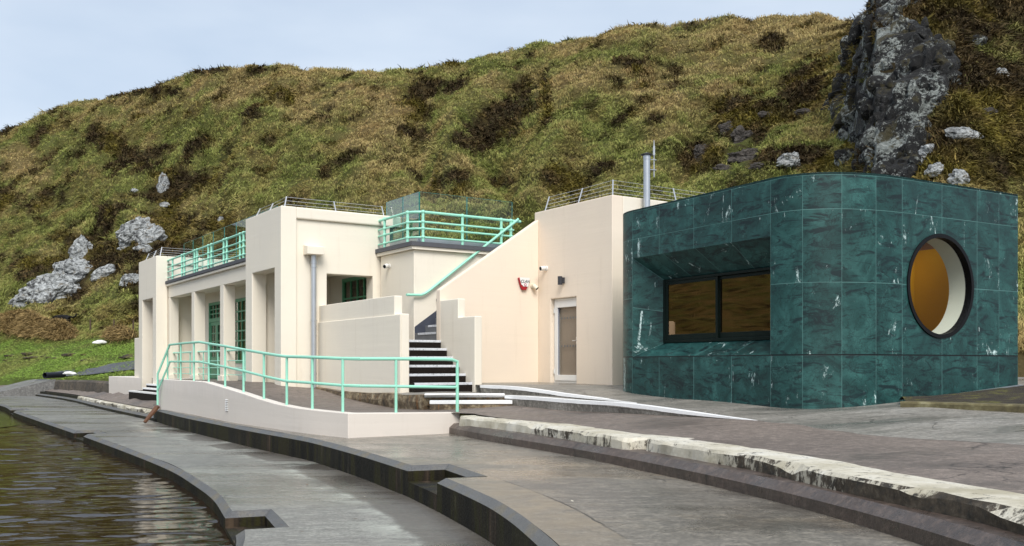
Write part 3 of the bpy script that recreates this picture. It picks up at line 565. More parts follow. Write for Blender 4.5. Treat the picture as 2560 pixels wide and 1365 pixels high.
# ================================================================ HILLSIDE
KU = np.array([-12000,-2600,-1400,0,200,400,520,700,1000,1300,1600,1900,2060,2120,2150,2190,2300,2400,2560,2900,3900.])
ST = {  # stations: (v, Y) at each bearing
 'b': ([1137,975,955,946,944,937,932,914,905,905,905,905,905,905,905,905,905,905,925,935,940],[16,78,68,61,53,48,46,43,40,37,34,31,28.5,27,26,24.5,23,22.3,21.3,20,20]),
 '1': ([800,890,880,872,865,850,830,800,760,740,720,700,690,682,680,680,680,690,730,760,780],[18,95,82,70,64,58,56,52,48,44,41,37,34.5,33,31,28.6,27.2,26.6,25.5,25,25]),
 '2': ([250,800,795,790,780,740,710,650,600,560,520,480,460,452,450,450,450,445,520,560,600],[20,112,95,78,74,68,66,62,57,53,50,45,42.5,40.5,37,33.2,31.8,31,31,31,32]),
 '3': ([-500,690,630,560,500,450,425,400,360,330,280,250,225,205,200,200,200,170,230,260,330],[22,130,112,98,95,88,85,80,74,70,66,60,57,54,45,38.5,37.5,37.5,38,40,44]),
 'r': ([-1100,560,450,330,252,205,178,180,173,118,58,42,50,52,45,0,-60,-130,-150,-170,-120],[25,150,134,120,118,110,105,100,95,92,88,84,80,77,57,47,47,48,52,56,60])}
RU = np.array([-12000,-2600,-1400,0,60,160,330,520,560,700,760,830,900,960,1040,1075,1115,1165,1280,1400,1480,1560,1640,1672,1700,1730,1800,1950,2050,2140,2160,2185,2300,2400,2560,2900,3900])
RV = np.array([-1100,560,450,332,312,272,226,178,174,174,183,186,180,182,170,160,157,157,127,106,90,61,58,72,60,50,43,41,50,52,45,0,-60,-130,-150,-170,-120])
NU, NT_ = 760, 230
gu = np.concatenate([np.linspace(-12000,-2640,60), np.linspace(-2600,-150,60), np.linspace(-130,2700,640), np.linspace(2712,3900,150)])
gt = np.concatenate([np.linspace(-1,0,14)[:-1], np.linspace(0,4,190), np.linspace(4,6,28)[1:]])
NU, NT_ = len(gu), len(gt)
def stations(u):
    Ys, Zs = [], []
    for k in 'b123r':
        v, Y = ST[k]; vv = np.interp(u, KU, v) if k != 'r' else np.interp(u, RU, RV); YY = np.interp(u, KU, Y)
        Ys.append(YY); Zs.append((HZ-vv)/F*YY)
    Ys = [Ys[0]-2.5]+Ys+[Ys[-1]+14, Ys[-1]+60]; Zs = [Zs[0]-2.5]+Zs+[Zs[-1]+.4, Zs[-1]-8]
    return np.array(Ys), np.array(Zs)
def hill_raw(u, t):
    Ys, Zs = stations(u); x = np.clip(t+1, 0, 6.999); i = np.floor(x).astype(int); f = x-i
    def cr(A):
        g = lambda k: A[np.clip(k,0,len(A)-1), np.arange(A.shape[1])]
        p0, p1, p2, p3 = g(i-1), g(i), g(i+1), g(i+2)
        c = .5*(2*p1+(p2-p0)*f+(2*p0-5*p1+4*p2-p3)*f*f+(3*p1-p0-3*p2+p3)*f**3); l = p1+(p2-p1)*f
        return .6*c+.4*l
    Y = cr(Ys); Z = cr(Zs); return np.stack([(u-CU)/F*Y, Y, Z], -1)
UU, TT = np.meshgrid(gu, gt, indexing='ij')
HP = hill_raw(UU.ravel(), TT.ravel()).reshape(NU, NT_, 3)
amp = np.clip((TT-.9)/.8, 0, 1)*np.clip(1.2-.5*np.clip(TT-3.3,0,1), 0, 1)
nz = (fbm(HP*.11+5, 4)-.5)*3.2+(fbm(HP*.42+9, 3)-.5)*1.5+(fbm(HP*.9+15, 2)-.5)*.6
U0 = CU+F*HP[...,0]/HP[...,1]; V0 = HZ-F*HP[...,2]/HP[...,1]
def along(L, w):                                                   # soft profile across a rib or gully line on the slope
    g = np.zeros(U0.shape)
    for (x0,y0),(x1,y1) in zip(L[:-1], L[1:]):
        ex, ey = x1-x0, y1-y0; t = np.clip(((U0-x0)*ex+(V0-y0)*ey)/(ex*ex+ey*ey), 0, 1); g = np.maximum(g, np.exp(-((U0-x0-t*ex)**2+(V0-y0-t*ey)**2)/w**2))
    return g
nz = nz+np.clip((3.75-TT)/1.0,0,1)*(2.0*along([(1540,140),(1410,330),(1320,540)],46)+1.6*along([(1255,150),(1150,300),(1115,430)],36)+1.4*along([(540,190),(630,330),(580,500)],50)-2.2*along([(1085,200),(1030,330),(1090,470)],38)-2.4*along([(1310,200),(1215,340),(1290,490)],44)-1.8*along([(440,260),(400,420),(450,600)],50)+1.5*along([(60,310),(230,440),(330,560)],40)-1.6*along([(1760,300),(1700,420)],40))
gul = np.abs(fbm(HP*np.array([.16,.05,.05])+31, 3)-.5)*2             # gullies running down the slope
def cliff_in(u, v):
    le = np.interp(v, [-60,0,60,160,260,330,400,450], [2205,2180,2148,2110,2086,2090,2128,2170]); ri = np.interp(v, [-60,0,40,100,150,250,330,400,450], [2270,2275,2300,2370,2395,2375,2335,2310,2295])
    return np.minimum(u-le, ri-u)/26+np.clip((440-v)/20,-3,0)
ROCKS = []
CI = np.clip(cliff_in(CU+F*HP[...,0]/HP[...,1], HZ-F*HP[...,2]/HP[...,1])+.8, 0, 1)
amp = amp*(1-CI)
disp = (nz-np.clip(.35-gul, 0, 1)*2.2+.35)*amp
HP = HP+disp[...,None]*np.array([0,-.55,.70])+((fbm(HP*.6+3,2)-.5)*.18*np.clip(1-amp,0,1))[...,None]*np.array([0,0,1])
PU = CU+F*HP[...,0]/np.maximum(HP[...,1],1); PV = HZ-F*HP[...,2]/np.maximum(HP[...,1],1)
ELL = [(1064,223,40,42),(1026,330,44,26),(1055,275,34,34),(1250,292,78,56),(1190,354,66,50),(1290,225,46,40),(1367,250,22,80),(1264,455,50,22),(1382,445,42,56),(1145,440,40,22),
 (15,500,52,34),(340,400,66,40),(437,480,84,66),(437,560,110,40),(262,345,44,34),(175,600,60,30),(450,612,90,40),(107,325,26,18),(420,232,60,18),(120,670,120,40),(300,640,120,60),(550,560,60,34),
 (1935,112,42,26),(1850,290,110,80),(1760,390,80,50),(2010,220,80,60),(2000,400,140,40),(1640,300,24,18),(1430,462,64,30),(520,178,62,10),(650,176,42,8),(1110,160,46,9),(1590,172,20,18)]
STRAWS = [(950,330,110,130),(830,250,110,70),(1640,220,150,110),(2000,80,170,40),(1480,190,120,60),(1240,120,160,26),(560,240,90,40),(60,400,80,50)]
GREENS = [(1400,400,110,60),(760,430,160,70),(190,330,120,60),(480,300,90,60),(1170,250,40,60),(1160,330,40,26),(520,420,60,60),(640,330,90,70),(240,470,120,60),(1560,420,90,60)]
def blob(L, u, v): return np.max([np.exp(-(((u-a)/c)**2+((v-b)/d)**2)) for a, b, c, d in L], axis=0)
def mask_of(u, v, P):
    m = np.full(u.shape, -9.)
    for (a, b, c, d) in ELL: m = np.maximum(m, 1-np.sqrt(((u-a)/c)**2+((v-b)/d)**2))
    right = np.clip((u-2080)/120, 0, 1)*np.clip((470-v)/60, 0, 1); m = np.maximum(m, right*.85-.18)
    n = fbm(P*.55+2, 4)-.5; n2 = fbm(P*.23+40, 3)
    m = np.maximum(m, (n2-np.where(u < 650, .60, .68))*3.0)
    return np.clip((m+n*2.1+.02)/.34, 0, 1)
def lawn_of(u, v, P):
    return np.clip((v-(835+np.clip((fbm(P*.3,3)-.5)*60,-40,40)))/18, 0, 1)*np.clip((560-u)/60, 0, 1)
GREEN, LIGHT, OLIVE, STRAW, RUST, DARK, GORSE, LAWN = [np.array(c) for c in ((.150,.175,.042),(.25,.265,.078),(.215,.180,.064),(.385,.285,.130),(.29,.175,.075),(.050,.035,.017),(.17,.140,.024),(.235,.345,.070))]
def vegcol(u, v, P, mask, lawn):
    a = fbm(P*.09+11, 4)[...,None]; b = fbm(P*.35+23, 3)[...,None]; c = fbm(P*1.3+7, 3)[...,None]
    sm = lambda x, lo, hi: np.clip((x-lo)/(hi-lo), 0, 1)
    hi = np.clip((230-v)/180, 0, 1)[...,None]*np.clip((u-1300)/300, 0, 1)[...,None]
    st = sm(a*.42+b*.42+c*.16+hi*.12+.17*blob(STRAWS,u,v)[...,None]-.17*blob(GREENS,u,v)[...,None], .47, .64)
    col = GREEN*(1-sm(c,.4,.62))+LIGHT*sm(c,.4,.62); col = col*(1-.55*sm(b,.45,.6))+OLIVE*.55*sm(b,.45,.6)
    col = col*(1-st*.85)+STRAW*st*.85; r = sm(fbm(P*.5+70,3)[...,None], .56, .66)*.35; col = col*(1-r)+RUST*r
    d = DARK*(1-sm(b,.5,.64)*.75)+GORSE*sm(b,.5,.64)*.75
    d = d*(1-.5*sm(c,.52,.66))+(.4*RUST+.3*OLIVE)*.5*sm(c,.52,.66)
    col = col*(1-mask[...,None])+d*mask[...,None]
    L = LAWN*(.75+.5*c)+ (STRAW-LAWN)*.35*sm(b,.52,.7); return col*(1-lawn[...,None])+L*lawn[...,None]
MK = mask_of(PU, PV, HP); LW = lawn_of(PU, PV, HP); HC = vegcol(PU, PV, HP, MK, LW)
br = np.exp(-(((PU-60)/75)**2+((PV-822-(PU-60)*.10)/24)**2))*(.75+.5*fbm(HP*.5+8,2))+.8*np.exp(-(((PU-150)/40)**2+((PV-842)/14)**2))+.7*np.exp(-(((PU-300)/40)**2+((PV-850)/10)**2))   # bracken bank on the lawn
HP = HP+ (np.clip(br*1.5-.3,0,1)*.9*(.6+.8*fbm(HP*.8,2)))[...,None]*np.array([0,-.2,1.])
HC = HC*(1-np.clip(br*1.3,0,1)[...,None])+(RUST*.35+STRAW*.25)*np.clip(br*1.3,0,1)[...,None]
def npmesh(name, V, faces_flat, loop_start, loop_total, col, mat, smooth=True):
    me = bpy.data.meshes.new(name); nv = len(V); me.vertices.add(nv); me.vertices.foreach_set('co', np.ascontiguousarray(V, np.float32).ravel())
    me.loops.add(len(faces_flat)); me.loops.foreach_set('vertex_index', faces_flat.astype(np.int32)); me.polygons.add(len(loop_start))
    me.polygons.foreach_set('loop_start', loop_start.astype(np.int32)); me.polygons.foreach_set('loop_total', loop_total.astype(np.int32))
    me.polygons.foreach_set('use_smooth', np.full(len(loop_start), smooth)); me.update(calc_edges=True)
    a = me.color_attributes.new('Col', 'FLOAT_COLOR', 'POINT'); a.data.foreach_set('color', np.c_[col, np.ones(nv)].astype(np.float32).ravel())
    return link(name, me, mat)
def gridmesh(name, P, C, mat):
    a, b = P.shape[:2]; I = np.arange(a*b).reshape(a, b); q = np.stack([I[:-1,:-1], I[1:,:-1], I[1:,1:], I[:-1,1:]], -1).reshape(-1, 4)
    return npmesh(name, P.reshape(-1,3), q.ravel(), np.arange(len(q))*4, np.full(len(q), 4), C.reshape(-1,3), mat)
tag(gridmesh('hillside', HP, HC*.8, M['turf']), kind='structure')
def bil(A, fu, ft):
    i = np.clip(fu.astype(int), 0, A.shape[0]-2); j = np.clip(ft.astype(int), 0, A.shape[1]-2); x = (fu-i); y = (ft-j)
    if A.ndim == 3: x = x[:,None]; y = y[:,None]
    return A[i,j]*(1-x)*(1-y)+A[i+1,j]*x*(1-y)+A[i,j+1]*(1-x)*y+A[i+1,j+1]*x*y
DT = np.gradient(HP, axis=1); DU = np.gradient(HP, axis=0); NRM = np.cross(DU, DT); NRM /= np.linalg.norm(NRM, axis=2, keepdims=True)+1e-9
NRM *= np.sign(NRM[...,2:3]+1e-9)
def hidden(u, v):                                                  # behind the buildings: nothing to see there
    return ((u > 720) & (u < 1290) & (v > 600)) | ((u > 345) & (u < 720) & (v > 700)) | ((u > 1300) & (u < 1560) & (v > 560)) | ((u > 1560) & (u < 2440) & (v > 640))
def blades(name, n, pick, K, length, width, rise, spread, colf, ulim=(-260,3300), tlim=(.15,5.0)):
    i0, i1 = np.searchsorted(gu, ulim[0]), np.searchsorted(gu, ulim[1]); j0, j1 = np.searchsorted(gt, tlim[0]), np.searchsorted(gt, tlim[1])
    fu = RNG.uniform(i0, i1-1, n); ft = RNG.uniform(j0, j1-1, n)
    u, v = bil(PU, fu, ft), bil(PV, fu, ft); mk = bil(MK, fu, ft); lw = np.maximum(bil(LW, fu, ft), 0); b = bil(br, fu, ft)
    rk = np.zeros(n, bool)
    for (a, b_, c_, d_) in ROCKS: rk |= ((u-a)/(c_*.44))**2+((v-b_+d_*.02)/(d_*.42))**2 < RNG.uniform(.7,1.1,n)
    keep = (~hidden(u, v)) & (~rk) & (cliff_in(u, v)+RNG.normal(0,.4,n)-2.5*np.clip(fbm(bil(HP, fu, ft)*.35+60,3)-.52,0,1)*6 < .1) & pick(mk, lw, b, u, v, RNG.random(n)); fu, ft, mk, lw, b, u, v = [x[keep] for x in (fu, ft, mk, lw, b, u, v)]
    P = bil(HP, fu, ft); N = bil(NRM, fu, ft); N /= np.linalg.norm(N, axis=1, keepdims=True); C = colf(bil(HC, fu, ft), P, mk, lw)
    n = len(P); dist = P[:,1]; s = length*(dist/65)**.55*RNG.uniform(.6,1.35,n)*(.45+1.25*fbm(P*.3+88,3))
    down = np.stack([N[:,0], N[:,1], np.zeros(n)], 1); down /= np.linalg.norm(down, axis=1, keepdims=True)+1e-6
    wnd = np.stack([np.cos(fbm(P*.15+50,2)*9), np.zeros(n), np.zeros(n)], 1)
    P = np.repeat(P, K, 0); N = np.repeat(N, K, 0); down = np.repeat(down, K, 0); s = np.repeat(s, K)*RNG.uniform(.6,1.2,n*K); C = np.repeat(C, K, 0)*RNG.uniform(.78,1.24,(n*K,1)); wnd = np.repeat(wnd, K, 0); dist = np.repeat(dist, K)
    m = n*K; rnd = RNG.normal(0,1,(m,3))*spread; base = P+RNG.normal(0,1,(m,3))*np.array([.16,.16,.03])*s[:,None]-N*.04
    d1 = np.array([0,0,1.])*rise+N*.35+rnd*.55; d1 /= np.linalg.norm(d1, axis=1, keepdims=True)
    d2 = down*.75+wnd*.45+rnd*.5+np.array([0,0,-.35+.9*(rise-.8)]); d2 /= np.linalg.norm(d2, axis=1, keepdims=True)
    mid = base+d1*s[:,None]*.5; tip = mid+d2*s[:,None]*.62
    side = np.cross(d1, RNG.normal(0,1,(m,3))); side /= np.linalg.norm(side, axis=1, keepdims=True)+1e-6
    w = (width*(dist/65)**.7)[:,None]*RNG.uniform(.6,1.4,(m,1))
    V = np.stack([base-side*w*.5, base+side*w*.5, mid+side*w*.45, mid-side*w*.45, tip], 1).reshape(-1,3)
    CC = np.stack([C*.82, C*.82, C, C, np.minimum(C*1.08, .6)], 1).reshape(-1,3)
    k = np.arange(m)*5; ff = np.stack([k,k+1,k+2,k+3,k+3,k+2,k+4], 1).ravel()
    ls = np.stack([np.arange(m)*7, np.arange(m)*7+4], 1).ravel(); lt_ = np.tile([4,3], m)
    return tag(npmesh(name, V, ff, ls, lt_, CC, M['veg'], False), kind='stuff')
def hit(u, v):                                                     # nearest hillside point on a bearing
    d = (PU-u)**2+(PV-v)**2+np.where(HP[...,1] < 1, 1e9, 0); i, j = np.unravel_index(np.argmin(d), d.shape); return Vector(HP[i,j]), Vector(NRM[i,j])
def rock(u, v, w, h, label, mat='lichen_rock', seed=0, sub=4, rough=.45, depth=.55, sink=.15, name='rock', group=None, rot=None):
    ROCKS.append((u,v,w,h)); p, n = hit(u, v); k = p.y/F; bm = bmesh.new(); bmesh.ops.create_icosphere(bm, subdivisions=sub, radius=1.)
    V = np.array([q.co[:] for q in bm.verts]); r = 1+(fbm(V*1.5+seed*7.1,3)-.5)*1.0*rough*2
    cells = np.abs(fbm(V*2.6+seed*3.3+50,3)-.5)*2; r = r-np.clip(.20-cells,0,1)*1.3*rough+(np.floor(fbm(V*2+seed,2)*7)/7-.5)*rough*.9
    r = r+(fbm(V*7+seed,3)-.5)*rough*.45
    V = V*r[:,None]; W_, H_ = w*k/2, h*k/2; V = V*np.array([W_, min(W_,H_)*depth*1.2, H_])
    a = rot or 0.; ca_, sa = math.cos(a), math.sin(a); V = np.c_[V[:,0]*ca_-V[:,2]*sa, V[:,1], V[:,0]*sa+V[:,2]*ca_]
    for q, x in zip(bm.verts, V): q.co = x
    me = bpy.data.meshes.new(name); bm.to_mesh(me); bm.free()
    for f in me.polygons: f.use_smooth = False
    o = link(name, me, M[mat]); o.location = p+Vector((0, -.34*min(W_,H_)*depth-.1, 0)); return tag(o, label, 'rock', group)
rock(120,728,168,84,'broad pale lichen rock lowest of the outcrops above the lawn', seed=1, sub=5, rot=.28)
rock(188,690,116,84,'tall pale boulder at the upper end of the lowest outcrop', seed=2, sub=5, rot=.2)
rock(205,632,58,78,'pointed pale rock standing above the broad lowest outcrop', seed=3, rot=-.3)
rock(265,682,76,36,'flat pale rock partly buried in heather near the left tower of the pavilion', seed=4, rot=.3)
rock(328,700,56,30,'low pale rock slab beside the parapet of the pavilion', seed=5, rot=.3)
rock(345,578,96,66,'pale rock with dark clefts in the middle of the slope above the pavilion', seed=6, sub=5, rot=.4)
rock(374,600,84,56,'pale rock lower half of the cleft outcrop above the pavilion', seed=7, rot=.35)
rock(318,614,46,22,'small pale rock just below the cleft outcrop', seed=8, rot=.3)
rock(362,622,40,26,'small rounded pale rock beneath the cleft outcrop by the roof fence', seed=9)
rock(406,470,28,60,'thin upright white rock high on the heather slope', seed=10)
rock(410,512,26,14,'small white rock under the thin upright one on the slope', seed=11)
rock(336,480,22,12,'tiny white rock in dark heather beside the thin upright rock', seed=12, sub=3)
rock(557,553,18,14,'tiny pale rock seen through the roof glass of the pavilion', seed=13, sub=3)
rock(1968,402,60,46,'pale squared rock just above the kiosk roof under the heather', seed=14, depth=.9, rot=.1)
rock(1855,350,74,58,'large brown squared rock face above the kiosk roof', 'brown_rock', 15, 5, .5, .7)
rock(1862,400,92,50,'dark brown sloping slab below the squared rock face', 'brown_rock', 16, 5, .5, .7)
rock(1748,388,40,62,'dark upright rock beside the flue and antenna', 'brown_rock', 17, 4, .5, .8)
rock(1912,288,42,20,'small grey rock in gorse left of the high cliff', 'brown_rock', 18, 4, .4)
rock(2010,282,50,18,'thin grey rock shelf in heather beside the cliff foot', 'brown_rock', 19, 4, .4)
rock(2112,392,58,50,'dark grey rock at the foot of the cliff over the kiosk', 'cliff_rock', 20, 4, .5)
rock(2405,335,84,38,'grey capped rock on the heather slope at the far end of the kiosk', seed=21, rot=-.1)
rock(2318,385,44,44,'upper pale boulder of the pair right behind the kiosk roof edge', seed=22, depth=.9)
rock(2290,418,46,52,'lower pale boulder of the pair touching the kiosk roof line', seed=23, depth=.9)
rock(2335,432,42,36,'rounded speckled boulder between two others behind the kiosk roof', seed=24, depth=.9)
rock(2388,446,50,44,'dark and white boulder last along the kiosk roof edge', seed=25, depth=.9)
rock(2500,182,40,30,'small grey rock high in the dark heather at the top of the steep bank', seed=26)
rock(2440,110,46,30,'small grey rock ledge poking from heather high up near the cliff top','cliff_rock',31,4,.5); rock(2385,205,40,26,'dark rock knob in the heather just beside the cliff','cliff_rock',32,4,.5)
rock(2470,285,44,20,'flat grey rock low in the dark heather above the capped rock','brown_rock',33,4,.5); rock(1810,425,60,24,'low brown slab just over the kiosk roof under the sloping slab','brown_rock',34,4,.5)
rock(1895,418,50,22,'brown slab edge beside the squared pale rock over the kiosk','brown_rock',35,4,.5); rock(1815,325,44,34,'brown block at the upper end of the squared rock face','brown_rock',36,4,.5)
# the cliff: a crag of fractured blocks built on the slope, one mesh
cu = np.linspace(2040,2440,150); ct = np.linspace(1.5,4.25,220); CU_, CT_ = np.meshgrid(cu, ct, indexing='ij')
CP = hill_raw(CU_.ravel(), CT_.ravel()).reshape(150,220,3); cv = HZ-F*CP[...,2]/CP[...,1]
ins = cliff_in(CU_, cv)+(fbm(CP*.4,4)-.5)*3.4-.2
out = np.clip(ins,-1.5,.8)*.6-.1+np.clip(ins+.3,0,1)*((fbm(CP*.35+4,3)-.5)*2.2+(fbm(CP*1.3+9,3)-.5)*.8)
CP = CP+out[...,None]*np.array([-.30,-.90,.06])
bm = bmesh.new(); gi = [[bm.verts.new(CP[i,j]) for j in range(220)] for i in range(150)]
for i in range(149):
    for j in range(219):
        if ins[i,j] > -1.6: bm.faces.new((gi[i][j],gi[i+1][j],gi[i+1][j+1],gi[i][j+1]))
for q in [q for q in bm.verts if not q.link_faces]: bm.verts.remove(q)
n_ = 0
while n_ < 260:
    i, j = int(RNG.integers(4,146)), int(RNG.integers(4,216))
    if ins[i,j] < -.25: continue
    n_ += 1; p = Vector(CP[i,j]); s_ = RNG.uniform(11,34)*p.y/F*(1.25 if n_ < 60 else .8); ax = np.array([RNG.uniform(.55,1.0), RNG.uniform(.5,.9), RNG.uniform(.8,1.7)])*s_
    ico = bmesh.ops.create_icosphere(bm, subdivisions=3, radius=1.)['verts']; V = np.array([q.co[:] for q in ico])
    nrm = RNG.normal(0,1,(9,3)); nrm /= np.linalg.norm(nrm,axis=1,keepdims=True); off = RNG.uniform(.45,.85,9)   # cut by joint planes
    for k in range(9):
        d_ = V@nrm[k]; V = V-np.maximum(d_-off[k],0)[:,None]*nrm[k]
    V = V+(fbm(V*3+n_,3)-.5)[:,None]*V*.35; an_ = RNG.uniform(-.5,.5); ca_, sa = math.cos(an_), math.sin(an_); V = V*ax; V = np.c_[V[:,0]*ca_-V[:,2]*sa, V[:,1], V[:,0]*sa+V[:,2]*ca_]
    for q, x in zip(ico, V): q.co = Vector(x)+p+Vector((0,.12*s_,0))
me = bpy.data.meshes.new('rock_cliff'); bm.to_mesh(me); bm.free()
tag(link('rock_cliff', me, M['cliff_rock']), 'tall dark cliff face streaked with white lichen above the green kiosk', 'cliff')

QF = 1.0
def mixcol(C, P, mk, lw):                                          # tussocks: each tuft its own mix of green and straw
    k = RNG.random((len(C),1)); pal = np.where(k < .17, STRAW, np.where(k < .40, OLIVE, np.where(k < .72, GREEN, np.where(k < .95, LIGHT, RUST))))
    f = RNG.uniform(.0,.38,(len(C),1)); return np.clip((C*(1-f)+pal*f)*RNG.uniform(.98,1.48,(len(C),1)), 0, 1)

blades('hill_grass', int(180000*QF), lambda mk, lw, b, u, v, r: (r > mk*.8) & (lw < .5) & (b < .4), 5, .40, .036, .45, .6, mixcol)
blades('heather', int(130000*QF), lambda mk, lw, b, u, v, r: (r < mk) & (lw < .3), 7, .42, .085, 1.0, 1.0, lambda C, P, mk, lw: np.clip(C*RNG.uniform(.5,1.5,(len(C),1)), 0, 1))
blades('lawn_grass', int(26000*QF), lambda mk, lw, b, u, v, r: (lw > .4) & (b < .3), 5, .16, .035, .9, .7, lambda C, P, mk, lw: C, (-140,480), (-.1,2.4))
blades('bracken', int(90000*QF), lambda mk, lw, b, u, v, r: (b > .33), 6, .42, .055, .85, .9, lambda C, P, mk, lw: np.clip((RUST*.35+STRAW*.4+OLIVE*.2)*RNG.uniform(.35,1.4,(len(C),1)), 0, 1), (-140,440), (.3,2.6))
# ================================================================ PAVILION
aL, aLe, aN = cb(390.3,0), cb(347.2,0), cb(614.2,0)
bT = ca(952,0); aT = cb(1035,bT); bW = ca(800,0); aP = -3.3; bD = ca(1347,aP)
bE = ca(412.6,aL); bB = ca(421,aL); FL = -.47; ZT = 3.99; bR = bT       # back wall plane = bT
if DEBUG: print('AL',aL,aLe,aN,'bT',bT,'aT',aT,'bW',bW,'bD',bD,'bE',bE,'bB',bB)
pav = thing('pavilion', 'long cream art deco pavilion with two square towers and open colonnade', 'building', W(0,0,FL))
def fa(b0):  # plate in a plane b = const ; x = a, y = z, t = depth along b
    return lambda x, y, t: W(x, b0+t, y)
def fb(a0):  # plate in a plane a = const ; x = b
    return lambda x, y, t: W(a0+t, x, y)
def rect(x0, x1, y0, y1): return [(x0,y0),(x1,y0),(x1,y1),(x0,y1)]
def portal(x0, x1, z0, z1, h0, h1, hz): return [(x0,z0),(h0,z0),(h0,hz),(h1,hz),(h1,z0),(x1,z0),(x1,z1),(x0,z1)]
CR = M['cream']
# near tower
h0, h1 = cb(686,0), cb(630,0); hz = zb(657,677,0)
mb = MB(); mb.plate(portal(0, aN, -1.3, ZT, h0, h1, hz), [], fa(0), 0, .40)
tw = mb.build('tower', CR, pav, bevel=.02)
b0, b1 = ca(820,0), ca(935,0); wz = za(877,687,0)
mb = MB(); mb.plate(rect(.402, bT+.3, -1.3, 3.70), [rect(b0, b1, .25, wz)], fb(.075), 0, .40); mb.build('tower_side', CR, tw, bevel=.015)
mb = MB(); mb.bab(0,.5,.402,bT+.6,3.702,ZT); mb.build('parapet_band', CR, tw, bevel=.03)
mb = MB(); mb.bab(aN-.4,aN-.002,.402,1.45,-1.,3.3).bab(.48,aN-.41,.402,bT,3.2,3.45).bab(aN-.4,aN-.002,.402,bT+.6,3.3,ZT).bab(.502,aN-.402,bT+.2,bT+.6,3.3,ZT-.003); mb.build('tower_inner_wall', CR, tw)
# spout box and its reveal belong to the tower
# far tower
c0, c1 = cb(381.5,0), cb(355.8,0); cz = zb(381.5,745,0)
mb = MB(); mb.plate(portal(aL, aLe, -1.3, ZT, c0, c1, cz), [], fa(0), 0, .40); t2 = mb.build('tower', CR, pav, bevel=.02)
mb = MB(); mb.bab(aL+.07,aL+.45,.402,bT+.6,-1.,3.70).bab(aL,aL+.5,.402,bT+.6,3.702,ZT).bab(aLe-.4,aLe-.002,.402,bT+.6,-1.,ZT).bab(aL+.5,aLe-.41,.402,bT+.6,3.2,3.45).bab(aL+.502,aLe-.402,bT+.2,bT+.6,3.3,ZT-.003); mb.build('tower_side', CR, t2, bevel=.015)
mb = MB(); mb.bab(aLe+.002,aLe+1.25,.1,3.0,-1.4,zb(341,845,.1)); mb.build('side_block', CR, t2, bevel=.02)
# colonnade
zE1, zE0, zC0 = 3.075, 2.965, 2.885
zbm = zb(479,731,bB)
if DEBUG: print('beam', zbm, zb(412.6,698,bE), zb(412.6,705.6,bE), zb(420,712,bB), 'tower', hz, cz, wz, 'b0', b0, b1, h0, h1)
mb = MB(); mb.bab(aN+.002,aL+.068,bB,bB+.35,zbm,zC0); bm_ = mb.build('beam', CR, pav, bevel=.012)
mb = MB(); mb.bab(aN+.002,aL+.068,bE+.03,bB+.6,zC0+.002,zE0); mb.build('cornice', CR, bm_, bevel=.015)
mb = MB(); mb.bab(aN+.002,aL+.068,bE,bB+.6,zE0+.002,zE1); mb.build('roof_edge', M['felt'], pav, bevel=.01)
for u0, u1 in ((479,486.2),(550.3,559.3)):
    a1, a0 = cb(u0,bB), cb(u1,bB); d = .36
    p = MB().bab(a0,a1,bB-.004,bB+d,FL,zbm-.002).build('pillar', CR, pav, bevel=.012)
    MB().bab(a0-.06,a1+.06,bB-.06,bB+d+.06,FL-.05,FL+.16).build('plinth', CR, p, bevel=.012)
ap = cb(425.5,bB); p = MB().bab(ap,aL+.066,bB-.004,ca(447,ap),FL,zbm-.002).build('pillar', CR, pav, bevel=.012)
MB().bab(ap-.05,aL+.066,bB-.06,ca(447,ap)+.05,FL-.05,FL+.16).build('plinth', CR, p, bevel=.012)
MB().bab(-.0+.42,aLe-.3,.35,bT,FL-.3,FL).build('portico_floor', M['plaza_concrete'], pav)
MB().bab(aN+.002,aL+.066,bB+.352,bT-.002,zbm+.12,zbm+.42).build('portico_ceiling', CR, pav)
# back wall with door and tall green windows
wt_ = zb(585,749,bR); wbz = FL+.62
d1, d0 = cb(523.5,bR), cb(523.5,bR)-1.75; wins = []
bQ = 1.5; aJ = 3.42                                                # porch back wall, set forward of the tower lobby wall
wt2 = zb(585,749,bQ); wa1 = cb(584.0,bQ); wins = [(wa1-1.75, wa1, FL+.55, wt2), (.52, cb(857,bR), FL+.35, wt_)]
d1, d0 = cb(523.5,bQ), cb(523.5,bQ)-1.75; dz = zb(525,758,bQ)
if DEBUG: print('win', wins, 'door', d0, d1, dz)
mb = MB(); mb.plate(rect(aJ, aL+.06, FL-.4, zE0-.01), [rect(*wins[0]), rect(d0,d1,FL+.01,dz)], fa(bQ), 0, .28); mb.build('back_wall', CR, pav)
mb = MB(); mb.plate(rect(.48, aJ+.28, FL-.4, zE0-.01), [rect(*wins[1])], fa(bR), 0, .3); mb.bab(aJ,aJ+.28,bQ+.282,bR-.002,FL-.4,zE0-.012); mb.build('lobby_wall', CR, pav)
def window(parent, name, x0, x1, z0, z1, cols, rows, b, fw=.10, mw=.045, mat='mint_dark', pane='window_glass', dep=.10):
    fr = MB()
    fr.plate(rect(x0,x1,z0,z1), [rect(x0+fw,x1-fw,z0+fw,z1-fw)], fa(b), .0, dep); o = fr.build(name, M[mat], parent, bevel=.008)
    mu = MB(); ix0, ix1, iz0, iz1 = x0+fw, x1-fw, z0+fw, z1-fw
    for c in range(1, cols):
        x = ix0+(ix1-ix0)*c/cols; mu.bab(x-mw/2,x+mw/2,b+.02,b+dep-.02,iz0,iz1)
    for r in range(1, rows):
        z = iz0+(iz1-iz0)*r/rows; mu.bab(ix0,ix1,b+.022,b+dep-.022,z-mw/2,z+mw/2)
    mu.build('glazing_bars', M[mat], o); MB().bab(ix0,ix1,b+dep*.5,b+dep*.5+.006,iz0,iz1).build('pane', M[pane], o)
    return o
window(pav, 'window', wins[0][0], wins[0][1], wins[0][2], wins[0][3], 4, 6, bQ-.03)
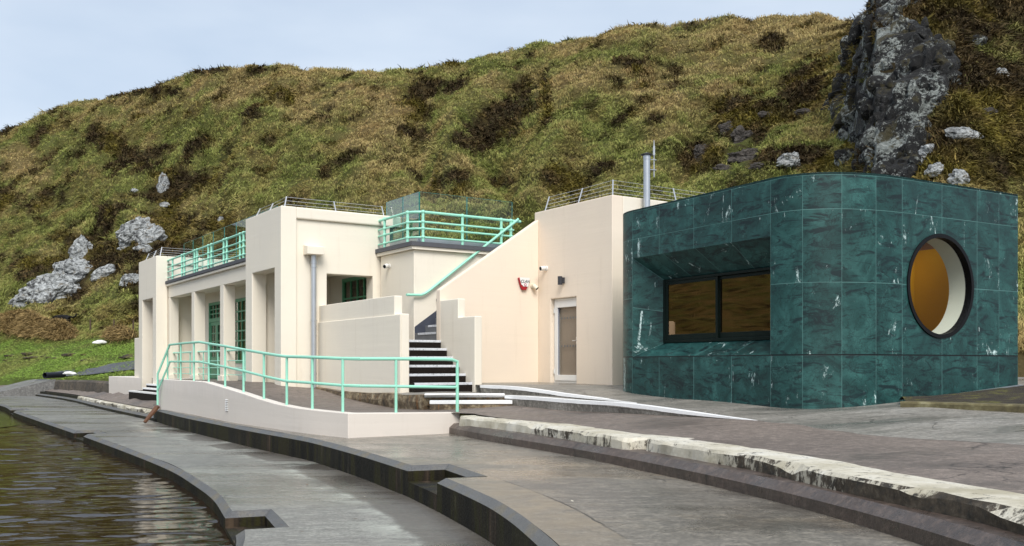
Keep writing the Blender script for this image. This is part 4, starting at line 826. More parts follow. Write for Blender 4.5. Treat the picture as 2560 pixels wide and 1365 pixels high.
window(pav, 'window', wins[1][0], wins[1][1], wins[1][2], wins[1][3], 4, 5, bR-.03)
ds = zb(525,801,bQ); bR0 = bR; bR = bQ
df = MB(); df.plate(rect(d0,d1,FL+.012,dz), [rect(d0+.1,d1-.1,FL+.02,ds-.08), rect(d0+.1,d1-.1,ds+.06,dz-.1)], fa(bR-.03), 0, .12); dfo = df.build('door_frame', M['mint_dark'], pav, bevel=.008)
mu = MB()
for c in range(1,4): x = d0+.1+(d1-d0-.2)*c/4; mu.bab(x-.02,x+.02,bR+.0,bR+.06,ds+.06,dz-.1)
for r in range(1,3): z = ds+.06+(dz-.16-ds)*r/3; mu.bab(d0+.1,d1-.1,bR+.002,bR+.058,z-.02,z+.02)
mu.build('fanlight_bars', M['mint_dark'], dfo); MB().bab(d0+.1,d1-.1,bR+.03,bR+.036,ds+.06,dz-.1).build('fanlight_pane', M['window_glass'], dfo)
dm = (d0+d1)/2
for x0, x1 in ((d0+.102,dm-.004),(dm+.004,d1-.102)):
    z0, z1 = FL+.025, ds-.083; zm = z0+.75
    l = MB(); l.plate(rect(x0,x1,z0,z1), [rect(x0+.12,x1-.12,zm,z1-.12)], fa(bR+.0), 0, .06); lo = l.build('door', M['mint_dark'], pav, bevel=.006)
    g = MB()
    for r in range(1,4): z = zm+(z1-.12-zm)*r/4; g.bab(x0+.12,x1-.12,bR+.01,bR+.05,z-.018,z+.018)
    xm = (x0+x1)/2; g.bab(xm-.018,xm+.018,bR+.012,bR+.048,zm,z1-.12); g.build('door_bars', M['mint_dark'], lo); MB().bab(x0+.12,x1-.12,bR+.027,bR+.033,zm,z1-.12).build('pane', M['window_glass'], lo)
    MB().tube([W(x1-.06 if x0 < dm-.5 else x0+.06,bR-.04,FL+1.0),W(x1-.06 if x0 < dm-.5 else x0+.06,bR-.04,FL+1.2)],.012).build('door_handle', M['lamp_grey'], lo)
bR = bR0
# main body, its flank above the stair, roof
bK = bT+6.5
mb = MB(); mb.bab(aT,aT+.3,bT,bK,-.7,zC0).bab(aT+.3,aLe-.1,bK-.3,bK,-.7,zC0).bab(aLe-.4,aLe-.1,bT+.3,bK-.3,-.7,zC0)
mb.bab(aT+.001,.0,bT-.001,bT+.3,-.7,zC0-.002); mb.build('flank_wall', CR, pav, bevel=.015)
MB().bab(aT+.31,aLe-.41,bT+.31,bK-.31,FL-.1,FL).build('hall_floor', M['dark_room'], pav); MB().bab(aT+.31,aLe-.41,bT+2.2,bT+2.3,FL,2.6).build('hall_partition', M['dark_room'], pav)
MB().bab(.08,.25,ca(938,.08),bT-.002,-.7,zC0).build('corner_pilaster', CR, pav, bevel=.01)
def roofpoly(d, z0, z1, mat, name, bev):
    a0, b0_ = aT-d, bT-d
    mb = MB(); P = [(a0,b0_),(a0,bK+d),(aLe-.6,bK+d),(aLe-.6,bT+.62),(aL-.0,bT+.62),(aL,bB+.602),(aN+.0,bB+.602),(aN,bT+.62),(.515,bT+.62),(.515,bT+.0),(.07,bT-.0),(.07,b0_)]
    n = len(P); mb.plate(P, [], lambda x, y, t: W(x, y, t), z0, z1); return mb.build(name, mat, pav, bevel=bev)
roofpoly(.09, zC0+.002, zE0, CR, 'terrace_cornice', .012); roofpoly(.13, zE0+.002, zE1, M['felt'], 'terrace_edge', .01)
# end wing with the glazed door
aW = cb(1530.3,bD); aWl = aP+.18; zWt = zb(1531.5,486,bD); bWk = bD+7.5
if DEBUG: print('wing', aW, aWl, zWt, zb(1335,528,bD))
e0, e1 = cb(1440.5,bD), cb(1376.5,bD); ez = zb(1408,744.5,bD); fz = S1(*(W((e0+e1)/2,bD).to_2d()))
wing = thing('wing', 'peach coloured end block with white glazed door and wire fenced flat roof', 'building', W(aW,bD,fz))
PE = M['peach']
mb = MB(); mb.plate(portal(aW,aWl,-1.2,zWt,e0,e1,ez), [], fa(bD), 0, .32); wl = mb.build('wall', PE, wing, bevel=.018)
mb = MB(); mb.bab(aW,aW+.3,bD+.322,bWk,-1.2,zWt).bab(aWl-.3,aWl,bD+.322,bWk,-.8,zWt).bab(aW+.302,aWl-.302,bWk-.3,bWk,-.8,zWt); mb.build('side_wall', CR, wing, bevel=.018)
MB().bab(aW+.302,aWl-.302,bD+.322,bWk-.302,zWt-.45,zWt-.25).build('roof', M['felt'], wing)
k0, k1_ = cb(1438.8,bD+.10), cb(1384.5,bD+.10)
mb = MB(); mb.plate(rect(e0+.004,e1-.004,fz-.02,ez-.004), [rect(e0+.03,e1-.055,fz+.05,ez-.06)], fa(bD+.11), 0, .09); dfr = mb.build('door_frame', M['white_paint'], wing, bevel=.006)
x0, x1, z0, z1 = e0+.032, e1-.057, fz+.052, ez-.062
mb = MB(); mb.plate(rect(x0,x1,z0,z1), [rect(x0+.075,x1-.11,z0+.14,z1-.16)], fa(bD+.085), 0, .09); dr = mb.build('door', M['white_paint'], wing, bevel=.006)
MB().bab(x0+.07,x1-.105,bD+.125,bD+.131,z0+.135,z1-.155).build('pane', M['clear_glass'], dr); MB().bab(x0+.05,x1-.09,bD+.165,bD+.17,z0+.12,z1-.14).build('blind', M['blind'], dr)
MB().bab(x1-.145,x1-.112,bD+.118,bD+.1245,z0+.142,z1-.162).build('door_seal', M['navy'], dr)
for zf in (.42,.77):
    for k in range(6):
        x = x0+.11+k*.115; MB().bab(x,x+.045,bD+.120,bD+.1235,z0+(z1-z0)*zf,z0+(z1-z0)*zf+.05).build('dot_print', M['manifest'], dr)
mb = MB(); mb.tube([W(x0+.04,bD+.085,fz+1.02),W(x0+.04,bD+.03,fz+1.02),W(x0+.16,bD+.03,fz+1.02)],.011); mb.box(W(x0+.04,bD+.08,fz+.95),.04,.03,.16,math.atan2(AX[1],AX[0])); mb.build('door_handle', M['steel'], dr, smooth=2)
for z in (fz+.22, ez-.35): MB().tube([W(x1+.01,bD+.075,z),W(x1+.01,bD+.075,z+.12)],.013).build('hinge', M['white_paint'], dr)
# stair between flank and sloping parapet
bS = ca(1100,aP); bS0 = bW+.20
zp0 = za(1100,724,aP); s1 = ca(1343,aP); zp1 = za(1343,552,aP)
par = thing('stair_parapet', 'sloping peach parapet wall stepping down beside the outdoor stair', 'wall', W(aP,bS,-.5))
mb = MB(); mb.plate([(bS,-1.1),(bD-.002,-1.1),(bD-.002,zp1+(zp1-zp0)/(s1-bS)*(bD-.002-s1)),(bS,zp0)], [], fb(aP), 0, .18); mb.build('sloping_wall', PE, par, bevel=.015)
q1a, q2a = cb(1145,bS), cb(1187,bS); zq1, zq2 = zb(1122,748.5,bS), zb(1165,791.5,bS)
mb = MB(); mb.plate([(aP-.002,-1.1),(aP-.002,zq1),(q1a,zq1),(q1a,zq2),(q2a,zq2),(q2a,-1.1)], [], fa(bS), 0, .19); mb.build('stepped_wall', CR, par, bevel=.02)
if DEBUG: print('parapet', bS, bS0, zp0, zp1, q1a, q2a, zq1, zq2)
st = thing('staircase', 'outdoor stair with black risers and white nosings climbing to the roof terrace', 'stairs', W(q2a+.1,bS0,-.55))
ne = [(1181,956),(1165,934),(1148,912),(1132.5,891),(1117,871),(1102.5,851)]
al = [cb(u,bS) for u, v in ne]; zl = [zb(u,v,bS) for u, v in ne]
if DEBUG: print('steps', al, zl)
al = list(np.linspace(al[0], al[-1], 6)); zl = list(np.linspace(zl[0], zl[-1], 6))
for i in range(6):
    an = al[i+1]+.02 if i < 5 else aT-.002; zlow = -.9 if i == 0 else zl[i-1]-.1
    s = MB().bab(al[i],an,bS0,bS-.002,zlow,zl[i]-.001).build('step', M['step_dark'], st)
    MB().bab(al[i]-.012,al[i]+.045,bS0+.004,bS-.006,zl[i]-.052,zl[i]+.003).build('nosing', M['nosing_paint'], s, bevel=.006)
bu = bT+.02; z = zl[-1]+.01; rise = .198; tread = .285; k = 0
MB().bab(aP+.182,aT-.003,bS+.0,bu-.001,zl[-1]-.4,zl[-1]-.003).build('landing', M['grey_paint'], st)
blim = bD+.0
while z+rise < zE1-.02:
    z += rise; b_ = bu+k*tread
    s = MB().bab(aP+.182,aT-.003,b_,bT+.3+5.5,z-rise-.05 if k else zl[-1]-.1,z).build('step', M['grey_paint'], st)
    MB().bab(aP+.32,aT-.18,b_-.012,b_+.06,z-.05,z+.003).build('nosing', M['nosing_paint'], s, bevel=.005); k += 1
mb = MB(); sl = rise/tread; b1_ = bu+k*tread
mb.plate([(bT+.015,zl[-1]),(bT+.015,zl[-1]+.37),(b1_,z+.35),(b1_,z-.05)], [], fb(aT-.022), 0, .02); mb.build('skirting', M['slate_paint'], st)
mb = MB(); mb.bab(aT-.02,aT-.003,bS0,bT+.3,-.3,.5); 
# screen wall beside the stair
aS1, aS2 = cb(986,bW), cb(1003,bW); zs1, zs2 = zb(986,738.5,bW), zb(1003,783.5,bW)
sw = thing('screen_wall', 'tall cream screen wall with a dropped end beside the downpipe', 'wall', W(aS2,bW,-.56))
MB().plate([(.073,-1.1),(.073,zs1),(aS1,zs1),(aS1,zs2),(aS2,zs2),(aS2,-1.1)], [], fa(bW), 0, .20).build('upper_wall', CR, sw, bevel=.02)
MB().bab(aS2-.004,.07,bW-.03,bW-.002,-1.1,zs2-.02).build('lower_band', CR, sw, bevel=.012)
# steps and low wall at the far tower
bst = -.55; fs = thing('stone_steps', 'three dark steps with white nosings below the far tower portal', 'steps', W(cb(366,bst),bst,-1.12))
for i in range(3):
    b_ = bst+.2*i; zt = -.93+.13*i; u0 = (322,350,354)[i]
    a1 = cb(322,bst)-.35*i if i == 0 else cb((322,357,366)[i],b_); a0 = cb(414,bst) if i == 0 else cb(392,b_)
    s = MB().bab(a0,a1,b_,.05,-1.5,zt-.001).build('step', M['step_dark'], fs); MB().bab(a0,a1,b_-.01,b_+.16,zt-.05,zt+.003).build('nosing', M['white_line'], s)
lw = MB(); P0, P1 = pt(345,985,36.9), pt(272,972,41.0); d = (P1-P0); d.z = 0; d.normalize(); n = Vector((d.y,-d.x,0)); n = -n if n.y < 0 else n
lw.hexa([Vector((p.x,p.y,z)) for z in (-1.7,zb(300,940,-.5)*0-.46) for p in (P0-d*.5,P1,P1+n*2.2,P0-d*.5+n*1.4)])
tag(lw.build('low_wall', M['pinkish'], bevel=.015), 'low pinkish block wall beyond the dark stone steps', 'wall')
# ================================================================ RAILINGS, GLASS, FENCES, FITTINGS
MT = M['mint']
def rail(parent, name, pts, r, n=8): return MB().tube(pts, r, n).build(name, MT, parent, smooth=2)
# terrace railing over the stair
zr = [3.83, 3.585, 3.42, 3.20]
ri = .02; a_, b_ = aT-.06+ri, bT-.06+ri
tr = thing('terrace_railing', 'mint four bar railing around the roof terrace above the outdoor stair', 'railing', W(a_,b_,zE1))
aEnd = -.0; bEnd = ca(1284,a_)
rc = .42
cor = [W(a_+rc*(1-math.sin(t)), b_+rc*(1-math.cos(t))) for t in np.linspace(0, math.pi/2, 7)]
for i, z in enumerate(zr):
    path = [W(.05,b_)]+cor+[W(a_,bEnd+(.22 if i == 0 else 0))]
    rail(tr, 'rail', [Vector((p.x,p.y,z)) for p in path], .036 if i == 0 else .026)
def post(parent, p, z0, zs, r=.036):
    mb = MB(); mb.tube([Vector((p.x,p.y,z0)), Vector((p.x,p.y,zs[0]))], r, 8)
    for z in zs: mb.ball((p.x,p.y,z), r*1.55, 8)
    return mb.build('post', MT, parent, smooth=2)
for p in (W(cb(961.5,b_),b_), W(cb(1019,b_),b_), W(a_,ca(1057.5,a_)), W(a_,ca(1156,a_)), W(a_,ca(1253,a_)), W(a_,ca(1277,a_))): post(tr, p, zE1, zr)
hr = thing('stair_handrail', 'sloping mint handrail fixed to the cream wall above the stair', 'handrail', W(aT-.08,bT,1.8))
hp = [pt(1025,738,1), pt(1060,736,1), pt(1078,724,1), pt(1297,547,1)]
hw = []
for u, v in [(1024,738.5),(1052,737.5),(1062,734),(1072,727.5),(1180,641),(1290,553),(1296,547.5)]:
    if u < 1034: a0 = aT-.08; hw.append(W(a0, bT-.25, za(1040,738,a0)))
    else: hw.append(W(aT-.08, ca(u,aT-.08), za(u,v,aT-.08)))
rail(hr, 'rail', hw, .034)
for f in (.12,.5,.85):
    q = hw[3].lerp(hw[5], f); br_ = MB(); br_.tube([q, q+Vector((0,0,-.06)), q+Vector((0,0,-.07))+(W(.085,0)-W(0,0))], .011, 6); br_.build('bracket', MT, hr)
# portico roof railing
bRl = bE+.10; pr = thing('roof_railing', 'mint four bar railing with paired posts on the colonnade roof', 'railing', W((aN+aL)/2,bRl,zE1))
for i, z in enumerate(zr): rail(pr, 'rail', [W(aN+.0,bRl,z), W(aL+.05 if i == 0 else aL+.03,bRl,z)], .036 if i == 0 else .026)
for u in (431.5,455,461.2,486.8,493,521,528.7,559.5,567.2,600.3,609): post(pr, W(cb(u,bRl),bRl), zE1, zr, .034)
# panels between the pillars
bPn = bB+.12; edges = [(cb(486.2,bB), cb(550.3,bB), 0)]
cols = [ap, cb(479,bB), cb(486.2,bB), cb(550.3,bB), cb(559.3,bB), aN]
LB = ['mint railing panel between the far pillar pair of the colonnade', 'mint railing panel in the middle bay before the green door', 'mint railing panel in the bay beside the near tower']
for k, (x1, x0) in enumerate(((cols[0],cols[1]),(cols[2],cols[3]),(cols[4],cols[5]))):
    pn = thing('portico_railing', LB[k], 'railing', W((x0+x1)/2,bPn,FL))
    zz = [FL+.93, FL+.62, FL+.40, FL+.19]
    for i, z in enumerate(zz): rail(pn, 'rail', [W(x0+.01,bPn,z), W(x1-.01,bPn,z)], .034 if i == 0 else .014, 6)
    for f in ((.22,.78) if k < 2 else (.5,)):
        x = x0+(x1-x0)*f; MB().tube([W(x,bPn,FL),W(x,bPn,zz[0])],.02,8).build('post', MT, pn, smooth=2)
# ramp railing
rr_ = thing('ramp_railing', 'long mint handrail with mid rail following the ramp wall', 'railing', RWs[-1])
rin = offset(line, -.10)
def onwall(u):
    for i in range(len(rin)-1):
        u0, u1 = ubear(rin[i]), ubear(rin[i+1])
        if min(u0,u1) <= u <= max(u0,u1): return rin[i].lerp(rin[i+1], (u-u0)/(u1-u0) if u1 != u0 else 0)
    return rin[0] if u < 500 else rin[-1]
def wz_(u, v): p = onwall(u); return Vector((p.x, p.y, (HZ-v)/F*p.y))
pE = RL+Vector((.13,-.40,0))
def ez_(v): return Vector((pE.x,pE.y,(HZ-v)/F*pE.y))
tp = [ez_(1012), ez_(935), wz_(424,862), wz_(461,858), wz_(499,855), wz_(522,859), wz_(563,865.5), wz_(609,874), wz_(660,883), wz_(705,890), wz_(717,891.3), wz_(781,893), wz_(857,896.3), wz_(900,897), wz_(990,897), wz_(1110,898)]
c = wz_(1110,898); e = wz_(1161,940)
tp += [wz_(1130,899), wz_(1145,904), wz_(1155,915), wz_(1159.5,928), wz_(1161,940), Vector((e.x,e.y,-1.03*TK))]
rail(rr_, 'top_rail', tp, .031)
mp = [ez_(976), wz_(425,904), wz_(499,904.5), wz_(522,909), wz_(563,917), wz_(609,927.5), wz_(660,940.5), wz_(717,953), wz_(781,957.5), wz_(857,963.6), wz_(900,965), wz_(990,966), wz_(1161,968)]
rail(rr_, 'mid_rail', mp, .028)
tu = [(419,867),(452,859),(485,856.5),(522,859),(563,865.5),(609,874),(660,883),(717,891.3),(781,893),(857,896.3),(990,897)]
for u, v in tu:
    p = onwall(max(u,398)); t = wz_(max(u,398), v); zt = t.z if u > 424 else (HZ-869)/F*p.y; MB().tube([Vector((p.x,p.y,rtop(p)-.03)), Vector((p.x,p.y,zt))], .026, 8).build('post', MT, rr_, smooth=2)
# frameless glass screens on the roof
def screen(name, label, P, z0, z1, side=0, foot=True):
    root = thing(name, label, 'glass screen', P[0])
    for i in range(len(P)-1):
        p, q = P[i], P[i+1]; d = (q-p).normalized(); nn = Vector((-d.y,d.x,0))*.008; p2, q2 = p+d*.012, q-d*.012
        pn = MB().hexa([Vector((x.x,x.y,z)) for z in (z0+.12,z1) for x in (p2-nn,q2-nn,q2+nn,p2+nn)]).build('glass_panel', M['glass_screen_oblique' if i < side else 'glass_screen'], root)
        ed = MB()
        for x in (p2, q2): ed.hexa([Vector((y.x,y.y,z)) for z in (z0+.12,z1) for y in (x-nn*1.05-d*.004,x-nn*1.05+d*.004,x+nn*1.05+d*.004,x+nn*1.05-d*.004)])
        ed.hexa([Vector((y.x,y.y,z)) for z in (z1+.0005,z1+.006) for y in (p2-nn,q2-nn,q2+nn,p2+nn)]); ed.build('glass_edge', M['glass_edge'], pn)
    if foot:
        mb = MB()
        for i in range(len(P)-1):
            p, q = P[i], P[i+1]; d = (q-p).normalized(); nn = Vector((-d.y,d.x,0))*.06; mb.hexa([Vector((y.x,y.y,z)) for z in (z0,z0+.2) for y in (p-nn-d*(.06 if i else -.06)*0,q-nn,q+nn,p+nn)])
        mb.build('base_channel', M['galv'], root)
    return root
zg = 4.50; ga, gb = aT+.40, bT+.36
zg = zb(1043,479,gb) if False else za(1043,479,ga)
g0, g1 = W(cb(966,gb),gb), W(ga,gb); gR = ca(1281,ga)
screen('glass_screen', 'clear glass screen with a green edged corner on the roof terrace above the stair', [g0, g0.lerp(g1,.52), g1, W(ga,ca(1167,ga)), W(ga,gR)], zE1, zg, 2)
bG = bE+.62
screen('glass_screen', 'row of frameless glass panels behind the paired post railing on the colonnade roof', [W(aN+.1+(aL-aN-.3)*k/8, bG) for k in range(9)], zE1, zb(600,553,bG))
# thin wire fences on the flat roofs
def wire_fence(label, posts, zt, h, lean, wires):
    root = thing('wire_fence', label, 'fence', posts[0][0]); tops = []
    for p, inw in posts:
        b = Vector((p.x,p.y,zt)); t = b+Vector((inw.x*lean,inw.y*lean,h)); d = (t-b).normalized(); MB().tube([b-d*.05,t],.017,6).build('post', M['steel'], root); tops.append((b,t))
    for k in range(wires):
        f = (k+1)/wires*.97; MB().tube([b.lerp(t,f) for b, t in tops], .0042, 5).build('wire', M['steel'], root)
    return root
ia, ib = W(1,0)-W(0,0), W(0,1)-W(0,0)
wire_fence('thin wire fence leaning inward on the near tower roof beside the terrace glass', [(W(cb(637,.2),.2),ib-ia*.3),(W(cb(670,.2),.2),ib),(W(.3,.2),(ib+ia)*.6),(W(.25,ca(840,.25)),ia),(W(.25,ca(960,.25)),ia)], ZT, .30, .14, 3)
wire_fence('thin wire fence leaning inward on the far tower roof', [(W(cb(362,.2),.2),ib),(W(cb(380,.2),.2),ib),(W(aL+.3,.2),(ib+ia)*.6),(W(aL+.25,2.0),ia),(W(aL+.25,3.2),ia)], ZT, .36, .16, 4)
wire_fence('thin wire fence leaning inward on the wing roof in front of the flue', [(W(cb(1362,bD+.15),bD+.15),ib),(W(cb(1445,bD+.15),bD+.15),ib),(W(aW+.2,bD+.18),(ib*.4+ia*.4)),(W(aW+.15,ca(1692,aW+.15)),ia*.9),(W(aW+.15,bWk-.2),ia)], zWt, .40, .14, 4)
# downpipe with its spout box
sa0, sb0, sb1 = -.2, ca(757,.0)-.02, ca(817,-.2); zs0, zs1_ = za(787,637,-.1), za(787,617,-.1)
dp = thing('downpipe', 'grey metal downpipe below a cream spout box on the near tower', 'downpipe', W(-.05,ca(785,-.05),-.5))
MB().plate([(0.073,zs0),(-.22,zs0+.0),(-.22,zs1_),(.073,zs1_+.05)], [], lambda x, y, t: W(x,t,y), sb0+.06, sb1-.06).build('spout_box', CR, dp, bevel=.012)
bp = (sb0+sb1)/2+.0; bp = ca(784.5,-.04); rp = .068
MB().tube([W(-.03,bp,zs0-.0),W(-.03,bp,-.62)], rp, 14).build('pipe', M['galv'], dp, smooth=2)
cl = MB()
for z in (zs0-.16, zs0-.20, zs0-.30, za(785,801,-.03), za(785,935,-.03)): cl.tube([W(-.03,bp,z-.015),W(-.03,bp,z+.015)], rp*1.18, 14)
cl.build('pipe_collar', M['galv'], dp, smooth=2)
MB().tube([W(-.03,bp,-.56),W(-.03,bp,-.63)], rp*1.2, 14).build('pipe_shoe', M['navy'], dp, smooth=2)
# cameras, lamp, alarm
def cctv(label, p, out, look, m):
    root = thing('security_camera', label, 'security camera', p); out = out.normalized(); look = look.normalized()
    MB().tube([p, p+out*.03], .065, 14).build('mount', M[m], root, smooth=2); mb = MB(); q = p+out*.08; mb.ball(q, .062, 12); mb.tube([q, q+look*.10], [.06,.055], 14); mb.build('housing', M[m], root, smooth=2)
    MB().tube([q+look*.1005, q+look*.106], .045, 14).build('lens', M['black'], root, smooth=2)
cctv('white security camera on the cream wall under the roof terrace corner', W(cb(974,bT),bT,zb(974,665,bT)), -ib, -ib*.8-ia*.4+Vector((0,0,-.25)), 'camera_white')
cctv('white security camera high on the peach wing above the alarm box', W(cb(1366,bD),bD,zb(1366,671,bD)), -ib, -ib+Vector((0,0,-.15)), 'camera_white')
cctv('cream dome security camera beside the red and white alarm box', W(aP,ca(1331,aP),za(1331,716,aP)), -ia, -ia*.7+ib*.5+Vector((0,0,-.7)), 'camera_cream')
wl_ = thing('wall_light', 'dark grey cylinder wall lamp above the white glazed door', 'wall light', W(cb(1402,bD),bD,zb(1402,700,bD)))
lc = cb(1401,bD-.1); MB().tube([W(lc,bD-.11,zb(1400,712,bD-.1)),W(lc,bD-.11,zb(1400,691,bD-.1))], .058, 16).build('lamp_body', M['lamp_grey'], wl_, smooth=2)
MB().bab(lc-.05,lc+.05,bD-.075,bD-.002,zb(1402,709,bD),zb(1402,695,bD)).build('lamp_bracket', M['lamp_grey'], wl_, bevel=.006)
al_ = thing('alarm_box', 'red and white alarm box lettered CLAN on the peach parapet', 'alarm box', W(aP-.05,ca(1310,aP),za(1310,712,aP)))
s0, s1 = ca(1297,aP-.06), ca(1323,aP-.06); zt0, zt1 = za(1310,694,aP-.06), za(1310,725,aP-.06); sw_ = s1-s0; sh = zt0-zt1
red = [(s0-.0,zt0-.02*sh),(s1,zt0-.02*sh),(s1-.16*sw_,zt1+.25*sh),(s0+.70*sw_,zt1),(s0+.34*sw_,zt1),(s0+.20*sw_,zt1+.25*sh),(s0-.0,zt0-.14*sh)]
MB().plate(red, [], fb(aP-.07), 0, .068).build('alarm_housing', M['red_plastic'], al_, bevel=.012)
wht = [(s0+.07*sw_,zt0),(s1,zt0),(s1+.0,zt0-.1*sh),(s1-.14*sw_,zt1+.28*sh),(s0+.38*sw_,zt1+.28*sh),(s0+.34*sw_,zt1+.36*sh),(s0+.22*sw_,zt1+.42*sh),(s0+.06*sw_,zt0-.12*sh)]
MB().plate(wht, [], fb(aP-.082), 0, .011).build('alarm_cover', M['white_paint'], al_, bevel=.004)
def lettering(txt, size, b, z, a, mat, parent, shear=.25, name='lettering'):
    cd = bpy.data.curves.new(name, 'FONT'); cd.body = txt; cd.size = size; cd.align_x = 'CENTER'; cd.shear = shear; cd.extrude = .0015; cd.offset = size*.012
    tmp = bpy.data.objects.new('tmp', cd); COL.objects.link(tmp); me = bpy.data.meshes.new_from_object(tmp); bpy.data.objects.remove(tmp)
    R = Matrix(((BX[0],0,-AX[0]),(BX[1],0,-AX[1]),(0,1,0))).to_4x4(); me.transform(Matrix.Translation(W(a,b,z))@R); me.materials.clear(); return link(name, me, mat, parent)
lettering('CLAN', sh*.33, s0+.56*sw_, zt0-.42*sh, aP-.084, M['text_black'], al_)
MB().tube([W(aP-.084,s0+.58*sw_,zt0-.58*sh),W(aP-.0855,s0+.58*sw_,zt0-.58*sh)], sh*.12, 18).build('badge', M['text_red'], al_); MB().tube([W(aP-.0856,s0+.58*sw_,zt0-.58*sh),W(aP-.0868,s0+.58*sw_,zt0-.58*sh)], sh*.06, 14).build('badge_centre', M['white_paint'], al_)
MB().ball(W(aT-.05,ca(1099,aT-.05),za(1099,750,aT-.05)), .09, 12).build('lamp_globe', M['lamp_grey'], thing('stair_light', 'dark round bulkhead lamp on the wall over the upper stair flight', 'wall light', W(aT-.05,ca(1099,aT-.05),.0)), smooth=2)
# flue and antenna on the wing roof
bFl = bD+.9; fu = W(cb(1617,bFl),bFl); Yf = fu.y; zf1 = (HZ-388)/F*Yf
fl = thing('flue', 'tall galvanised flue pipe with a rain cap on the wing roof', 'chimney flue', Vector((fu.x,fu.y,zWt-.3)))
MB().tube([Vector((fu.x,fu.y,zWt-.35)),Vector((fu.x,fu.y,zf1))], .078, 18).build('pipe', M['galv'], fl, smooth=2)
mb = MB(); mb.tube([Vector((fu.x,fu.y,zf1-.1)),Vector((fu.x,fu.y,zf1-.02))], .085, 18); mb.build('pipe_collar', M['galv'], fl, smooth=2)
mb = MB(); mb.tube([Vector((fu.x,fu.y,zf1)),Vector((fu.x,fu.y,zf1+.02)),Vector((fu.x,fu.y,zf1+.055))], [.13,.135,.03], 18); mb.build('rain_cap', M['lamp_grey'], fl, smooth=2)
an = thing('antenna', 'slim white whip antenna on brackets behind the flue pipe', 'antenna', Vector((fu.x+.17,fu.y+.05,zf1-.6)))
X, Y_ = fu.x+.175, fu.y+.05; zz = lambda v: (HZ-v)/F*Y_
mb = MB(); mb.tube([(X,Y_,zz(443)),(X,Y_,zz(388))], .012, 8); mb.tube([(X,Y_,zz(388)),(X,Y_,zz(366))], .026, 8); mb.tube([(X,Y_,zz(366)),(X,Y_,zz(350))], [.014,.006], 8); mb.build('whip', M['steel'], an, smooth=2)
for v in (400,425): MB().tube([(fu.x+.07,fu.y,zz(v)),(X+.05,Y_,zz(v))], .012, 6).build('bracket', M['galv'], an)
# ================================================================ GREEN MARBLE KIOSK
zK = 3.07; zSeam = .172
ku = [1552.7,1560.5,1581,1655.5,1738,1828.2,1926.7,2010.8,2060,2107.7,2190.8,2255.4,2350.8,2442,2497.5,2544.6]
kv = [539.5,534.4,525.5,510.8,490.3,467.7,445.1,432.8,428.7,427.7,432.8,442,458,470.8,479,486.2]
KP = [onz(u, v, zK) for u, v in zip(ku, kv)]
P = [Vector((p.x,p.y)) for p in KP]
def lerp2(a, b, n): return [a.lerp(b, i/n) for i in range(n)]
La, Lb = P[2].copy(), P[6].copy(); Ra, Rb = P[11].copy(), P[15].copy()
ld = (Lb-La).normalized(); rd = (Rb-Ra).normalized(); ln = Vector((-ld.y,ld.x)); rn = Vector((-rd.y,rd.x))   # inward normals
if ln.x < 0: ln = -ln
if rn.y < 0: rn = -rn
def bez(p, d0, q, d1, k, n): return [((1-t)**3)*p+3*t*(1-t)**2*(p+d0*k)+3*t*t*(1-t)*(q-d1*k)+t**3*q for t in [i/n for i in range(n+1)]]
def arclen(L):
    s = [0.]
    for i in range(len(L)-1): s.append(s[-1]+(L[i+1]-L[i]).length)
    return s
cl_ = bez(La+ld*-.95+ln*.95, -ln, La, ld, .52, 14)                 # small rear corner, then the window side
cr_ = bez(Lb, ld, Ra, rd, (Ra-Lb).length*.40, 40)                   # the big rounded corner
if DEBUG: print('kiosk mid', [tuple(round(c,2) for c in q) for q in cr_[::10]], [tuple(round(c,2) for c in q) for q in P[6:12]])
path = cl_+[Lb]+cr_[1:]+[Rb]; S = arclen(path); sL0 = S[14]; sL1 = S[15]; sR0 = S[-2]; sR1 = S[-1]
js = [sL0-1.2, sL0-.60, sL0]
for u in (1655.5,1738,1828.2): js.append(sL0+(sL1-sL0)*float(np.interp(u,[0],[0])) if False else sL0+( (onz(u,float(np.interp(u,ku,kv)),zK).to_2d()-La).dot(ld)))
js.append(sL1)
def s_on_curve(u):
    best = min(range(15, len(path)-1), key=lambda i: abs(CU+F*path[i].x/path[i].y-u)); return S[best]
js += [s_on_curve(2010.8), s_on_curve(2107.7), s_on_curve(2190.8), sR0]
for u in (2350.8,2442,2497.5): js.append(sR0+((onz(u,float(np.interp(u,ku,kv)),zK).to_2d()-Ra).dot(rd)))
js.append(sR1); js.append(sR1+.6)
zj = [-.99, zSeam, 1.325, 2.49, 3.03, 3.07]; vj = [-1, 0, 1, 2, 3, 3.07]
def uvm(s, z): return (float(np.interp(s, js, range(len(js))))+.0, float(np.interp(z, zj, vj)))
mb = MB(); mb.uv = []
def addp(vs, uvs, fs):
    k = len(mb.v); mb.v += [tuple(v) for v in vs]; mb.uv += uvs; mb.f += [tuple(i+k for i in f) for f in fs]
zrow = [-1.0, zSeam, 1.325, 2.49, 3.07]
def strip(L, s0):
    sl = [s0+x for x in arclen(L)]; n = len(L); vs = []; uvs = []
    for z in zrow:
        for p, s in zip(L, sl): vs.append((p.x,p.y,z)); uvs.append(uvm(s,z))
    addp(vs, uvs, [(r*n+i, r*n+i+1, (r+1)*n+i+1, (r+1)*n+i) for r in range(len(zrow)-1) for i in range(n-1)])
strip(cl_, 0.); strip(cr_, sL1)
def inpoly(q, L):
    c = False
    for i in range(len(L)):
        a, b = L[i], L[i-1]
        if (a[1] > q.y) != (b[1] > q.y) and q.x < (b[0]-a[0])*(q.y-a[1])/(b[1]-a[1])+a[0]: c = not c
    return c
